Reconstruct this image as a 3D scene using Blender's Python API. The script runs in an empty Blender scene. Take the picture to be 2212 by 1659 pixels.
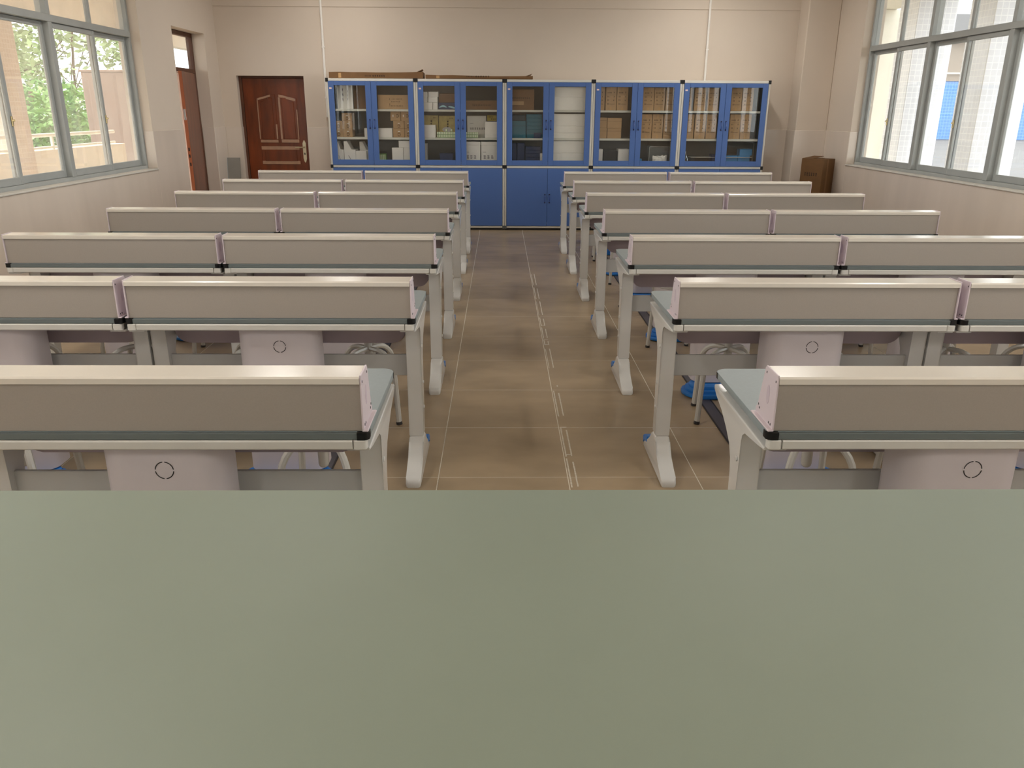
import bpy, bmesh, math, random
from mathutils import Matrix, Vector
random.seed(7)
SC = bpy.context.scene
COL = SC.collection

# ------------------------------------------------------------------ camera
cam_d = bpy.data.cameras.new('camera')
cam = bpy.data.objects.new('camera', cam_d)
COL.objects.link(cam)
cam_d.sensor_width = 36.0
cam_d.lens = 1738.95 / 2212.0 * 36.0
cam_d.clip_start = 0.05
cam_d.clip_end = 500
_R = Vector((0.999887, -0.014016, 0.005407)); _U = Vector((-0.000603, 0.322184, 0.946677)); _F = Vector((0.015011, 0.946573, -0.322140))
cam.matrix_world = Matrix(((_R.x, _U.x, -_F.x, -0.0198), (_R.y, _U.y, -_F.y, 0.0), (_R.z, _U.z, -_F.z, 1.6095), (0, 0, 0, 1)))
SC.camera = cam

# ------------------------------------------------------------------ world, sun, exposure
W = bpy.data.worlds.new('World'); SC.world = W
W.use_nodes = True
bg = W.node_tree.nodes['Background']
bg.inputs[0].default_value = (0.95, 0.98, 1.0, 1)
bg.inputs[1].default_value = 1.4
sun_d = bpy.data.lights.new('sun', 'SUN'); sun_d.energy = 3.2; sun_d.angle = math.radians(2.0); sun_d.color = (1.0, 0.91, 0.78)
sun = bpy.data.objects.new('sun', sun_d); COL.objects.link(sun)
sun.rotation_euler = Vector((0.72, -0.18, -0.70)).to_track_quat('-Z', 'Y').to_euler()
SC.view_settings.view_transform = 'Standard'
SC.view_settings.look = 'None'
SC.view_settings.gamma = 1.0
SC.view_settings.use_curve_mapping = False
SC.view_settings.exposure = 1.75

# ------------------------------------------------------------------ materials
def srgb(r, g, b):
    return tuple((c / 255 / 12.92) if c / 255 <= 0.04045 else ((c / 255 + 0.055) / 1.055) ** 2.4 for c in (r, g, b))
MATS = {}
def mat(name, rgb, rough=0.5, metal=0.0, var=0.06, scale=6.0, bump=0.0, bscale=60.0, spec=0.5, coat=0.0, stretch=None):
    """principled material with a little procedural colour variation and relief"""
    m = bpy.data.materials.new(name); m.use_nodes = True
    nt = m.node_tree; b = nt.nodes['Principled BSDF']
    c = srgb(*rgb)
    b.inputs['Roughness'].default_value = rough
    b.inputs['Metallic'].default_value = metal
    b.inputs['Specular IOR Level'].default_value = spec
    b.inputs['Coat Weight'].default_value = coat
    b.inputs['Coat Roughness'].default_value = 0.12
    tc = nt.nodes.new('ShaderNodeTexCoord')
    mp = nt.nodes.new('ShaderNodeMapping'); nt.links.new(tc.outputs['Object'], mp.inputs[0])
    if stretch: mp.inputs['Scale'].default_value = stretch
    nz = nt.nodes.new('ShaderNodeTexNoise'); nz.inputs['Scale'].default_value = scale; nz.inputs['Detail'].default_value = 4
    nt.links.new(mp.outputs[0], nz.inputs['Vector'])
    rp = nt.nodes.new('ShaderNodeValToRGB')
    rp.color_ramp.elements[0].position = 0.3; rp.color_ramp.elements[1].position = 0.7
    rp.color_ramp.elements[0].color = (*[x * (1 - var) for x in c], 1)
    rp.color_ramp.elements[1].color = (*[min(1, x * (1 + var)) for x in c], 1)
    nt.links.new(nz.outputs['Fac'], rp.inputs[0]); nt.links.new(rp.outputs[0], b.inputs['Base Color'])
    if bump:
        n2 = nt.nodes.new('ShaderNodeTexNoise'); n2.inputs['Scale'].default_value = bscale; n2.inputs['Detail'].default_value = 3
        nt.links.new(mp.outputs[0], n2.inputs['Vector'])
        bp = nt.nodes.new('ShaderNodeBump'); bp.inputs['Strength'].default_value = bump; bp.inputs['Distance'].default_value = 0.004
        nt.links.new(n2.outputs['Fac'], bp.inputs['Height']); nt.links.new(bp.outputs[0], b.inputs['Normal'])
    MATS[name] = m
    return m
def glass(name, tint=(0.96, 0.97, 0.96), haze=0.0, refl=1.0, hazecol=(0.85, 0.85, 0.83)):
    m = bpy.data.materials.new(name); m.use_nodes = True
    nt = m.node_tree; nt.nodes.clear()
    out = nt.nodes.new('ShaderNodeOutputMaterial')
    tr = nt.nodes.new('ShaderNodeBsdfTransparent'); tr.inputs[0].default_value = (*tint, 1)
    gl = nt.nodes.new('ShaderNodeBsdfGlossy'); gl.inputs['Roughness'].default_value = 0.0
    lw = nt.nodes.new('ShaderNodeLayerWeight'); lw.inputs['Blend'].default_value = 0.5
    pw = nt.nodes.new('ShaderNodeMath'); pw.operation = 'POWER'; pw.inputs[1].default_value = 5.0
    nt.links.new(lw.outputs['Facing'], pw.inputs[0])
    ml = nt.nodes.new('ShaderNodeMath'); ml.operation = 'MULTIPLY_ADD'; ml.inputs[1].default_value = 0.95 * refl; ml.inputs[2].default_value = 0.045 * refl
    nt.links.new(pw.outputs[0], ml.inputs[0])
    mx = nt.nodes.new('ShaderNodeMixShader'); nt.links.new(ml.outputs[0], mx.inputs[0])
    last = tr
    if haze > 0:
        df = nt.nodes.new('ShaderNodeBsdfDiffuse'); df.inputs[0].default_value = (*hazecol, 1)
        tl = nt.nodes.new('ShaderNodeBsdfTranslucent'); tl.inputs[0].default_value = (*hazecol, 1)
        m3 = nt.nodes.new('ShaderNodeMixShader'); m3.inputs[0].default_value = 0.5
        nt.links.new(df.outputs[0], m3.inputs[1]); nt.links.new(tl.outputs[0], m3.inputs[2])
        tc = nt.nodes.new('ShaderNodeTexCoord'); nz = nt.nodes.new('ShaderNodeTexNoise'); nz.inputs['Scale'].default_value = 2.5
        nt.links.new(tc.outputs['Object'], nz.inputs['Vector'])
        mm = nt.nodes.new('ShaderNodeMath'); mm.operation = 'MULTIPLY'; mm.inputs[1].default_value = 2 * haze
        nt.links.new(nz.outputs['Fac'], mm.inputs[0])
        m2 = nt.nodes.new('ShaderNodeMixShader'); nt.links.new(mm.outputs[0], m2.inputs[0])
        nt.links.new(tr.outputs[0], m2.inputs[1]); nt.links.new(m3.outputs[0], m2.inputs[2])
        last = m2
    nt.links.new(last.outputs[0], mx.inputs[1]); nt.links.new(gl.outputs[0], mx.inputs[2])
    nt.links.new(mx.outputs[0], out.inputs[0])
    MATS[name] = m
    return m
def tile_mat(name, rgb, grout, tile, rough=0.3):
    """small ceramic tiles on a far vertical surface: grid of x+y against z"""
    m = bpy.data.materials.new(name); m.use_nodes = True
    nt = m.node_tree; b = nt.nodes['Principled BSDF']
    g = nt.nodes.new('ShaderNodeNewGeometry'); sx = nt.nodes.new('ShaderNodeSeparateXYZ'); nt.links.new(g.outputs['Position'], sx.inputs[0])
    ad = nt.nodes.new('ShaderNodeMath'); nt.links.new(sx.outputs[0], ad.inputs[0]); nt.links.new(sx.outputs[1], ad.inputs[1])
    cb = nt.nodes.new('ShaderNodeCombineXYZ'); nt.links.new(ad.outputs[0], cb.inputs[0]); nt.links.new(sx.outputs[2], cb.inputs[1])
    br = nt.nodes.new('ShaderNodeTexBrick'); br.offset = 0.0
    br.inputs['Scale'].default_value = 1.0; br.inputs['Brick Width'].default_value = tile; br.inputs['Row Height'].default_value = tile
    br.inputs['Mortar Size'].default_value = tile * 0.07; br.inputs['Mortar Smooth'].default_value = 0.2
    c = srgb(*rgb); br.inputs['Color1'].default_value = (*c, 1); br.inputs['Color2'].default_value = (*[x * 0.93 for x in c], 1)
    br.inputs['Mortar'].default_value = (*srgb(*grout), 1)
    nt.links.new(cb.outputs[0], br.inputs['Vector']); nt.links.new(br.outputs['Color'], b.inputs['Base Color'])
    b.inputs['Roughness'].default_value = rough
    bp = nt.nodes.new('ShaderNodeBump'); bp.inputs['Strength'].default_value = 0.4; bp.inputs['Distance'].default_value = 0.004; bp.invert = True
    nt.links.new(br.outputs['Fac'], bp.inputs['Height']); nt.links.new(bp.outputs[0], b.inputs['Normal'])
    MATS[name] = m
    return m

mat('wall_paint', (220, 206, 191), 0.75, var=0.025, scale=1.2, bump=0.05, bscale=40)
mat('dado_paint', (222, 209, 196), 0.24, var=0.05, scale=1.6, bump=0.03, bscale=5, stretch=(2, 2, 0.35))
mat('ceiling_paint', (236, 232, 222), 0.8, var=0.02)
mat('floor_tile', (168, 147, 119), 0.27, var=0.16, scale=2.2, bump=0.02, bscale=8, stretch=(1.0, 1.6, 1))
mat('floor_grout', (222, 212, 194), 0.8)
mat('tape', (206, 196, 178), 0.7, var=0.15, scale=60)
mat('duct_metal', (92, 88, 96), 0.45, metal=0.3)
mat('duct_edge', (44, 40, 42), 0.6)
mat('window_metal', (168, 171, 169), 0.4, metal=0.0, var=0.04)
mat('sill_stone', (214, 210, 202), 0.5, var=0.06, scale=12)
mat('latch_metal', (196, 176, 130), 0.35, metal=0.8)
mat('dark_metal', (46, 44, 44), 0.5, metal=0.5)
mat('door_wood', (112, 52, 22), 0.28, var=0.35, scale=3.5, stretch=(3.0, 3.0, 0.6), coat=0.1)
mat('door_wood_edge', (168, 96, 62), 0.45, var=0.15, stretch=(3, 3, .5))
mat('frame_wood', (92, 54, 34), 0.45, var=0.2, stretch=(4, 4, .5))
mat('door_film', (176, 138, 112), 0.18, var=0.12, scale=14)
mat('brass_pale', (214, 204, 176), 0.3, metal=0.8)
mat('steel', (190, 194, 200), 0.25, metal=0.9)
mat('grey_board', (142, 138, 132), 0.6, var=0.06)
mat('plastic_white', (222, 219, 214), 0.32, var=0.02)
mat('leg_white', (226, 225, 222), 0.22, var=0.02, coat=0.3)
mat('rail_white', (223, 220, 213), 0.35, var=0.03)
mat('beam_grey', (196, 196, 194), 0.45, var=0.03)
mat('top_grey', (150, 160, 163), 0.42, var=0.03, scale=90)
mat('strip_grey', (112, 120, 120), 0.5, var=0.04)
mat('cap_black', (14, 14, 15), 0.35)
mat('riser_beige', (172, 163, 153), 0.55, var=0.025, scale=220)
mat('riser_cream', (232, 224, 212), 0.22, var=0.015, coat=0.2)
mat('side_pink', (226, 212, 218), 0.4, var=0.02)
mat('side_mark', (214, 198, 208), 0.6)
mat('column_pink', (220, 211, 214), 0.42, var=0.03, scale=4)
mat('tray_purple', (184, 170, 178), 0.5, var=0.04)
mat('base_blue', (40, 122, 206), 0.35, var=0.05)
mat('ring_dark', (34, 32, 34), 0.6)
mat('stool_tube', (214, 212, 206), 0.25, var=0.02, coat=0.3)
mat('stool_seat', (222, 218, 214), 0.4)
mat('rubber', (60, 58, 58), 0.7)
mat('table_green', (146, 156, 141), 0.5, var=0.025, scale=2.5, bump=0.03, bscale=900, spec=0.45)
mat('table_body', (196, 202, 196), 0.5)
mat('cab_blue', (76, 108, 170), 0.42, var=0.03, scale=180)
mat('cab_alu', (226, 222, 212), 0.4, var=0.02)
mat('cab_black', (12, 12, 14), 0.45)
mat('cab_inside', (84, 79, 70), 0.6, var=0.05)
mat('cab_shelf', (206, 204, 194), 0.35)
mat('cab_joint', (98, 100, 100), 0.5)
mat('handle_blue', (58, 84, 150), 0.25, coat=0.4)
mat('sticker', (238, 214, 208), 0.6)
mat('kraft', (176, 142, 102), 0.75, var=0.06, scale=14)
mat('kraft_dark', (122, 88, 54), 0.75, var=0.08, scale=10)
mat('kraft_deep', (104, 72, 36), 0.75, var=0.1, scale=7)
mat('ink', (48, 32, 20), 0.8)
mat('ink_grey', (120, 112, 116), 0.8)
mat('tape_clear', (196, 156, 108), 0.25)
mat('paper_white', (232, 228, 220), 0.6, var=0.02)
mat('foam_white', (240, 236, 228), 0.7, var=0.02, scale=20)
mat('box_white', (226, 222, 216), 0.55, var=0.03)
mat('yellow_box', (178, 158, 92), 0.45, var=0.18, scale=14)
mat('yellow_ink', (178, 156, 40), 0.5)
mat('box_navy', (22, 40, 82), 0.5)
mat('box_teal', (18, 96, 118), 0.5, var=0.06)
mat('box_dteal', (14, 52, 68), 0.5)
mat('box_bluebright', (48, 136, 196), 0.45)
mat('box_black', (26, 24, 24), 0.5)
mat('box_pale', (190, 188, 186), 0.5)
mat('swirl', (150, 196, 206), 0.5)
mat('green_pack', (120, 160, 84), 0.5)
mat('green_pale', (228, 236, 206), 0.5)
mat('conduit', (244, 240, 234), 0.5)
mat('corridor_paint', (238, 229, 216), 0.8, var=0.03)
mat('corridor_floor', (208, 196, 180), 0.6, var=0.05)
mat('railing_white', (240, 236, 226), 0.4)
mat('far_grey', (150, 128, 116), 0.8, var=0.06)
mat('bark', (96, 78, 62), 0.9, var=0.2, scale=8)
mat('leaf_pale', (150, 170, 118), 0.6, var=0.25, scale=1.2)
mat('leaf_green', (112, 158, 78), 0.6, var=0.3, scale=1.2)
mat('asphalt', (84, 84, 86), 0.9, var=0.1, scale=0.4)
mat('cream_wall', (226, 220, 204), 0.8, var=0.02)
mat('beige_far', (150, 138, 126), 0.8, var=0.02)
mat('grey_far', (126, 126, 128), 0.8, var=0.02)
glass('window_glass', haze=0.05)
glass('window_glass_dust_glare', haze=0.15, hazecol=(0.95, 0.88, 0.78))  # dirty haze, thickened and warmed to paint in veiling glare
glass('cabinet_glass', tint=(0.97, 0.97, 0.96), refl=1.0)
glass('plastic_clear', tint=(0.9, 0.92, 0.92), haze=0.1)
tile_mat('tile_white', (232, 232, 236), (250, 250, 250), 0.105)
tile_mat('tile_warm', (214, 192, 172), (224, 206, 190), 0.06)
tile_mat('tile_blue', (84, 136, 208), (128, 168, 218), 0.22)

def emit(name, rgb, strength):
    m = bpy.data.materials.new(name); m.use_nodes = True
    b = m.node_tree.nodes['Principled BSDF']
    b.inputs['Base Color'].default_value = (0.9, 0.9, 0.9, 1)
    b.inputs['Emission Color'].default_value = (*rgb, 1); b.inputs['Emission Strength'].default_value = strength
    MATS[name] = m
emit('tube_glow', (1.0, 0.96, 0.9), 1.5)  # glow for the tubes of the added fill lights
MATS['tube_glow'].cycles.emission_sampling = 'NONE'

# ------------------------------------------------------------------ mesh helpers
def B(): return bmesh.new()
def box(bm, x0, x1, y0, y1, z0, z1, bev=0.0, seg=1):
    vs = [bm.verts.new((x, y, z)) for z in (z0, z1) for y in (y0, y1) for x in (x0, x1)]
    fs = [(0, 2, 3, 1), (4, 5, 7, 6), (0, 1, 5, 4), (1, 3, 7, 5), (3, 2, 6, 7), (2, 0, 4, 6)]
    faces = [bm.faces.new([vs[i] for i in f]) for f in fs]
    if bev > 0:
        es = list({e for f in faces for e in f.edges})
        bmesh.ops.bevel(bm, geom=es, offset=bev, segments=seg, profile=0.5, affect='EDGES', clamp_overlap=True)
    return bm
def prism(bm, pts, axis, a0, a1, bev=0.0, seg=1):
    """polygon extruded along an axis; pts are the two other coordinates in xyz order"""
    def P(p, a):
        return (a, p[0], p[1]) if axis == 'x' else ((p[0], a, p[1]) if axis == 'y' else (p[0], p[1], a))
    v0 = [bm.verts.new(P(p, a0)) for p in pts]; v1 = [bm.verts.new(P(p, a1)) for p in pts]
    n = len(pts)
    faces = [bm.faces.new(v0), bm.faces.new(v1[::-1])]
    for i in range(n):
        j = (i + 1) % n
        faces.append(bm.faces.new((v0[j], v0[i], v1[i], v1[j])))
    if bev > 0:
        es = list(set(list(faces[0].edges) + list(faces[1].edges)))
        bmesh.ops.bevel(bm, geom=es, offset=bev, segments=seg, profile=0.5, affect='EDGES', clamp_overlap=True)
    return bm
def rr(x0, x1, y0, y1, r, n=5):
    pts = []
    for cx, cy, a0 in ((x1 - r, y1 - r, 0), (x0 + r, y1 - r, 90), (x0 + r, y0 + r, 180), (x1 - r, y0 + r, 270)):
        for i in range(n + 1):
            a = math.radians(a0 + 90 * i / n)
            pts.append((cx + r * math.cos(a), cy + r * math.sin(a)))
    return pts
def tube(bm, path, r, n=8):
    path = [Vector(p) for p in path]; rings = []
    t0 = (path[1] - path[0]).normalized()
    ref = Vector((0, 0, 1)) if abs(t0.z) < 0.9 else Vector((1, 0, 0))
    u = t0.cross(ref).normalized()
    for i, p in enumerate(path):
        t = (path[min(i + 1, len(path) - 1)] - path[max(i - 1, 0)]).normalized()
        u = (u - t * u.dot(t)).normalized(); v = t.cross(u)
        rings.append([bm.verts.new(p + (u * math.cos(2 * math.pi * k / n) + v * math.sin(2 * math.pi * k / n)) * r) for k in range(n)])
    for a, b in zip(rings, rings[1:]):
        for k in range(n):
            bm.faces.new((a[k], a[(k + 1) % n], b[(k + 1) % n], b[k]))
    bm.faces.new(rings[0][::-1]); bm.faces.new(rings[-1])
    return bm
def lathe(bm, prof, n=20, c=(0, 0)):
    rings = [[bm.verts.new((c[0] + r * math.cos(2 * math.pi * k / n), c[1] + r * math.sin(2 * math.pi * k / n), z)) for k in range(n)] for r, z in prof]
    for a, b in zip(rings, rings[1:]):
        for k in range(n):
            bm.faces.new((a[k], a[(k + 1) % n], b[(k + 1) % n], b[k]))
    bm.faces.new(rings[0][::-1]); bm.faces.new(rings[-1])
    return bm
def quad(bm, a, b, c, d):
    bm.faces.new([bm.verts.new(p) for p in (a, b, c, d)])
def mk(name, bm, m, parent=None, smooth=True, **props):
    me = bpy.data.meshes.new(name)
    bmesh.ops.recalc_face_normals(bm, faces=bm.faces)
    bm.to_mesh(me); bm.free()
    me.materials.append(MATS[m])
    if smooth:
        me.shade_smooth(); me.set_sharp_from_angle(angle=math.radians(35))
    o = bpy.data.objects.new(name, me); COL.objects.link(o)
    if parent is not None: o.parent = parent
    for k, v in props.items(): o[k] = v
    return o
def struct(name, bm, m, **kw):
    o = mk(name, bm, m, **kw); o['kind'] = 'structure'; return o
def empty(name, loc=(0, 0, 0), rz=0.0):
    o = bpy.data.objects.new(name, None); COL.objects.link(o)
    o.location = loc; o.rotation_euler = (0, 0, rz); o.empty_display_size = 0.1
    return o
def tag(o, label, cat, group=None):
    o['label'] = label; o['category'] = cat
    if group: o['group'] = group
    return o
def copy_tree(o, parent=None):
    c = o.copy(); COL.objects.link(c); c.parent = parent
    for ch in KIDS.get(o.name, []): copy_tree(ch, c)
    return c
KIDS = {}
def index_kids():
    KIDS.clear()
    for o in bpy.data.objects:
        if o.parent: KIDS.setdefault(o.parent.name, []).append(o)
ORD = ['first', 'second', 'third', 'fourth', 'fifth', 'sixth', 'seventh']

# ------------------------------------------------------------------ dimensions
XL, XR, YB, YF, ZC = -3.89, 4.49, 11.945, -2.6, 3.5
TW = 0.24
DADO, SILL = 1.366, 0.963
WTOP = 3.05

# ------------------------------------------------------------------ room shell
fl = struct('floor', box(B(), XL - 0.3, XR + 0.3, YF - 0.3, YB + 0.3, -0.12, -0.0007), 'floor_grout', smooth=False)
TX, TY = 0.5985, 0.6145
tx0, ty0 = 0.295, 3.391
tmesh = None
rest = B()
i = -8
while tx0 + TX * i < XR:
    j = -9
    while ty0 + TY * j < YB:
        a0, a1 = max(tx0 + TX * i, XL) + 0.0021, min(tx0 + TX * (i + 1), XR) - 0.0021
        b0, b1 = max(ty0 + TY * j, YF) + 0.0021, min(ty0 + TY * (j + 1), YB) - 0.0021
        if a1 - a0 > 0.02 and b1 - b0 > 0.02:
            if b0 > 1.5:
                t = mk('floor_tile', box(B(), a0, a1, b0, b1, -0.0024, 0.0, 0.0005), 'floor_tile', fl, smooth=False)
            else:
                box(rest, a0, a1, b0, b1, -0.0024, 0.0)
        j += 1
    i += 1
o = mk('floor_tiles_near_wall', rest, 'floor_tile', fl, smooth=False); o['kind'] = 'stuff'
for cx in (1.185, -0.845):
    mk('floor_duct', box(B(), cx - 0.03, cx + 0.03, 2.4, 10.6, 0.0, 0.004, 0.001), 'duct_metal', fl)
    for s in (-1, 1):
        mk('duct_edge', box(B(), cx + s * 0.034 - 0.004, cx + s * 0.034 + 0.004, 2.4, 10.6, 0.0, 0.006, 0.001), 'duct_edge', fl)
# pale tape residue left beside the middle joint of the aisle
def tape(x0, x1, y0, y1):
    bm = B(); random.seed(int((x0 + y0 * 7) * 1000))
    n = max(2, int((y1 - y0) / 0.02)); w = x1 - x0
    p = [(x0 + random.uniform(-.25, .25) * w * 0.5, y0 + (y1 - y0) * k / n) for k in range(n + 1)]
    q = [(x1 + random.uniform(-.25, .25) * w * 0.5, y0 + (y1 - y0) * k / n) for k in range(n + 1)]
    for k in range(n):
        quad(bm, (*p[k], 0.0008), (*q[k], 0.0008), (*q[k + 1], 0.0008), (*p[k + 1], 0.0008))
    mk('tape_residue', bm, 'tape', fl, smooth=False)
for y0, y1, l, r in ((3.62, 4.01, 1, 1), (4.17, 4.60, 1, 1), (3.28, 3.60, 1, 1), (4.69, 4.72, 0, 1), (5.05, 5.55, 0.6, 1), (5.6, 5.75, 1, 1), (5.78, 6.1, 1, 1), (6.14, 6.42, 1, 1), (6.5, 7.05, .5, 1), (7.1, 7.6, 1, 1), (7.7, 8.3, .7, .8)):
    if l: tape(0.302, 0.302 + 0.007 * l, y0, y1 - (0.05 if l < 1 else 0))
    if r: tape(0.330, 0.337, y0 + 0.01, y1 - 0.02 * (1 + r))
for y in (3.64, 4.0, 5.61, 5.74, 6.16):
    bm = B(); quad(bm, (0.303, y, .0009), (0.337, y, .0009), (0.337, y + 0.012, .0009), (0.303, y + 0.012, .0009)); mk('tape_residue', bm, 'tape', fl, smooth=False)
for y0, y1 in ((3.0, 3.5), (3.72, 4.1), (4.22, 4.5), (4.62, 4.85)):
    tape(-0.306, -0.302, y0, y1)

struct('ceiling', box(B(), XL - 0.3, XR + 0.3, YF - 0.3, YB + 0.3, ZC, ZC + 0.25), 'ceiling_paint', smooth=False)

def wall_run(bm, x0, x1, y0, y1, openings, z1):
    """wall along Y with openings (ya, yb, za, zb)"""
    ys = y0
    for ya, yb, za, zb in sorted(openings):
        if ya > ys: box(bm, x0, x1, ys, ya, 0, z1)
        if za > 0: box(bm, x0, x1, ya, yb, 0, za)
        if zb < z1: box(bm, x0, x1, ya, yb, zb, z1)
        ys = yb
    if ys < y1: box(bm, x0, x1, ys, y1, 0, z1)
WL = [(4.47, 9.45), (-2.2, 3.87)]
WR = [(6.32, 10.79), (-1.73, 5.72)]
DL = (10.37, 11.48, 0.0, 2.53)
bm = B(); wall_run(bm, XL - TW, XL, YF - 0.3, YB + 0.25, [(a, b, SILL, WTOP) for a, b in WL] + [DL], ZC); struct('wall_left', bm, 'wall_paint', smooth=False)
bm = B(); wall_run(bm, XR, XR + TW, YF - 0.3, YB + 0.25, [(a, b, SILL, WTOP) for a, b in WR], ZC); struct('wall_right', bm, 'wall_paint', smooth=False)
DBX0, DBX1, DBZ = -3.665, -2.74, 2.04
bm = B()
box(bm, XL, DBX0, YB, YB + 0.25, 0, ZC); box(bm, DBX0, DBX1, YB, YB + 0.25, DBZ, ZC); box(bm, DBX1, XR, YB, YB + 0.25, 0, ZC)
box(bm, XL, XR, YB - 0.012, YB, 2.915, ZC)
struct('wall_back', bm, 'wall_paint', smooth=False)
struct('wall_front', box(B(), XL, XR, YF - 0.25, YF, 0, ZC), 'wall_paint', smooth=False)
PX, PY = 4.06, 11.6
struct('wall_pilaster', box(B(), PX, XR, PY, YB, 0, ZC, 0.01), 'wall_paint')
# glossy painted lower band, slightly proud
T = 0.008
def dado(name, boxes):
    bm = B()
    for b in boxes: box(bm, *b, 0.003)
    struct(name, bm, 'dado_paint')
bs = []
ys = YF
for ya, yb, za in sorted([(a, b, SILL - 0.012) for a, b in WL] + [(DL[0], DL[1], None)]):
    bs.append((XL, XL + T, ys, ya, 0, DADO))
    if za: bs.append((XL, XL + T, ya, yb, 0, za))
    ys = yb
bs.append((XL, XL + T, ys, YB, 0, DADO))
bs += [(XL - 0.155, XL + T, DL[1] - T, DL[1], 0, DADO), (XL - 0.10, XL + T, 9.45 - T, 9.45, SILL + 0.004, DADO)]
dado('trim_1', bs)
bs = []; ys = YF
for ya, yb in sorted(WR):
    bs.append((XR - T, XR, ys, ya, 0, DADO)); bs.append((XR - T, XR, ya, yb, 0, SILL - 0.012)); ys = yb
bs.append((XR - T, XR, ys, PY, 0, DADO))
bs += [(XR - T, XR + 0.095, 10.79 - T, 10.79, SILL + 0.004, DADO)]
dado('trim_2', bs)
dado('trim_3', [(XL + T, DBX0, YB - T, YB, 0, DADO), (DBX1, PX - T, YB - T, YB, 0, DADO), (PX - T, PX, PY, YB, 0, DADO), (PX - T, XR - T, PY - T, PY, 0, DADO),
                (DBX0, DBX0 + T, YB - T, YB + 0.1, 0, DADO)])

# ------------------------------------------------------------------ windows
def window(n, xf, sgn, y0, y1, nb, gm='window_glass'):
    """aluminium sliding window in a wall along Y; xf = inner face of frame, sgn = outward direction"""
    d = 0.09
    def bx(bm, a, b, ya, yb, za, zb, bev=0.003):
        x = sorted((xf + sgn * a, xf + sgn * b)); box(bm, x[0], x[1], ya, yb, za, zb, bev)
    TB0, TB1 = 2.325, 2.385
    bm = B()
    bx(bm, 0, d, y0, y1, SILL, SILL + 0.035); bx(bm, 0, d, y0, y1, WTOP - 0.04, WTOP)
    bx(bm, 0, d, y0, y0 + 0.04, SILL + .035, WTOP - .04); bx(bm, 0, d, y1 - 0.04, y1, SILL + .035, WTOP - .04)
    fr = mk('window_%d' % n, bm, 'window_metal'); fr['kind'] = 'structure'
    bm = B(); bx(bm, -0.008, d, y0 + .04, y1 - .04, TB0, TB1); mk('transom_bar', bm, 'window_metal', fr)
    bw = (y1 - y0) / nb
    for k in range(nb):
        a, b = y0 + k * bw, y0 + (k + 1) * bw
        if k:
            bm = B(); bx(bm, -0.006, d, a - 0.032, a + 0.032, SILL + .035, TB0); bx(bm, -0.006, d, a - 0.03, a + 0.03, TB1, WTOP - .04); mk('mullion', bm, 'window_metal', fr)
        a += 0.04 if k == 0 else 0.032; b -= 0.04 if k == nb - 1 else 0.032
        m = (a + b) / 2
        bm = B(); bx(bm, 0.02, 0.06, m - 0.022, m + 0.022, TB1, WTOP - .04); mk('transom_mullion', bm, 'window_metal', fr)
        for pa, pb in ((a, m - 0.022), (m + 0.022, b)):
            bm = B(); bx(bm, 0.04, 0.044, pa, pb, TB1, WTOP - .04, 0); mk('transom_pane', bm, gm, fr, smooth=False)
        for q, (sa, sb, off) in enumerate(((a, m + 0.022, 0.012), (m - 0.022, b, 0.048))):
            bm = B(); w = 0.042
            zl, zh = SILL + 0.036, TB0 - 0.002
            bx(bm, off, off + 0.028, sa, sa + w, zl, zh); bx(bm, off, off + 0.028, sb - w, sb, zl, zh)
            bx(bm, off, off + 0.028, sa + w, sb - w, zl, zl + 0.062); bx(bm, off, off + 0.028, sa + w, sb - w, zh - 0.045, zh)
            s = mk('sash', bm, 'window_metal', fr)
            bm = B(); bx(bm, off + 0.012, off + 0.016, sa + w, sb - w, zl + .062, zh - .045, 0); mk('pane', bm, gm, s, smooth=False)
            if q == 0:
                bm = B(); bx(bm, off - 0.012, off, sb - 0.03, sb - 0.014, 1.46, 1.54); bx(bm, off - 0.03, off - 0.008, sb - 0.027, sb - 0.017, 1.50, 1.515); mk('latch', bm, 'latch_metal', s)
    xa, xb = sorted((xf + sgn * 0.002, xf - sgn * 0.118))
    mk('window_sill', box(B(), xa, xb, y0 - 0.004, y1 + 0.004, SILL - 0.012, SILL + 0.002, 0.003), 'sill_stone', fr)
    return fr
window(1, -3.99, -1, WL[0][0], WL[0][1], 3, 'window_glass_dust_glare')
window(2, -3.99, -1, WL[1][0], WL[1][1], 4, 'window_glass_dust_glare')
window(3, 4.59, 1, WR[0][0], WR[0][1], 3)
window(4, 4.59, 1, WR[1][0], WR[1][1], 5)

# ------------------------------------------------------------------ left door, ajar
y0, y1, _, zt = DL
bm = B()
box(bm, -4.12, -4.05, y0, y0 + 0.045, 0, zt, .003); box(bm, -4.12, -4.05, y1 - 0.045, y1, 0, zt, .003)
box(bm, -4.12, -4.05, y0 + .045, y1 - .045, zt - 0.05, zt, .003)
d1 = mk('door_1', bm, 'frame_wood'); d1['kind'] = 'structure'
mk('transom_bar', box(B(), -4.12, -4.045, y0 + .045, y1 - .045, 2.045, 2.095, .003), 'frame_wood', d1)
mk('transom_pane', box(B(), -4.085, -4.081, y0 + .045, y1 - .045, 2.095, zt - .05), 'window_glass', d1, smooth=False)
bm = B(); box(bm, -0.04, 0.0, -0.88, 0.0, 0.01, 2.04, 0.003)
leaf = mk('door_leaf', bm, 'door_wood', d1)
leaf.location = (-4.052, y1 - 0.048, 0); leaf.rotation_euler = (0, 0, math.radians(10))
mk('leaf_edge', box(B(), -0.039, -0.001, -0.8835, -0.880, 0.01, 2.04), 'door_wood_edge', leaf)
mk('lock_plate', box(B(), -0.032, -0.008, -0.8855, -0.8835, 1.47, 1.60, .002), 'steel', leaf)
mk('lock_plate', box(B(), -0.034, -0.006, -0.8855, -0.8835, 0.50, 0.60, .002), 'steel', leaf)
bm = B()
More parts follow.
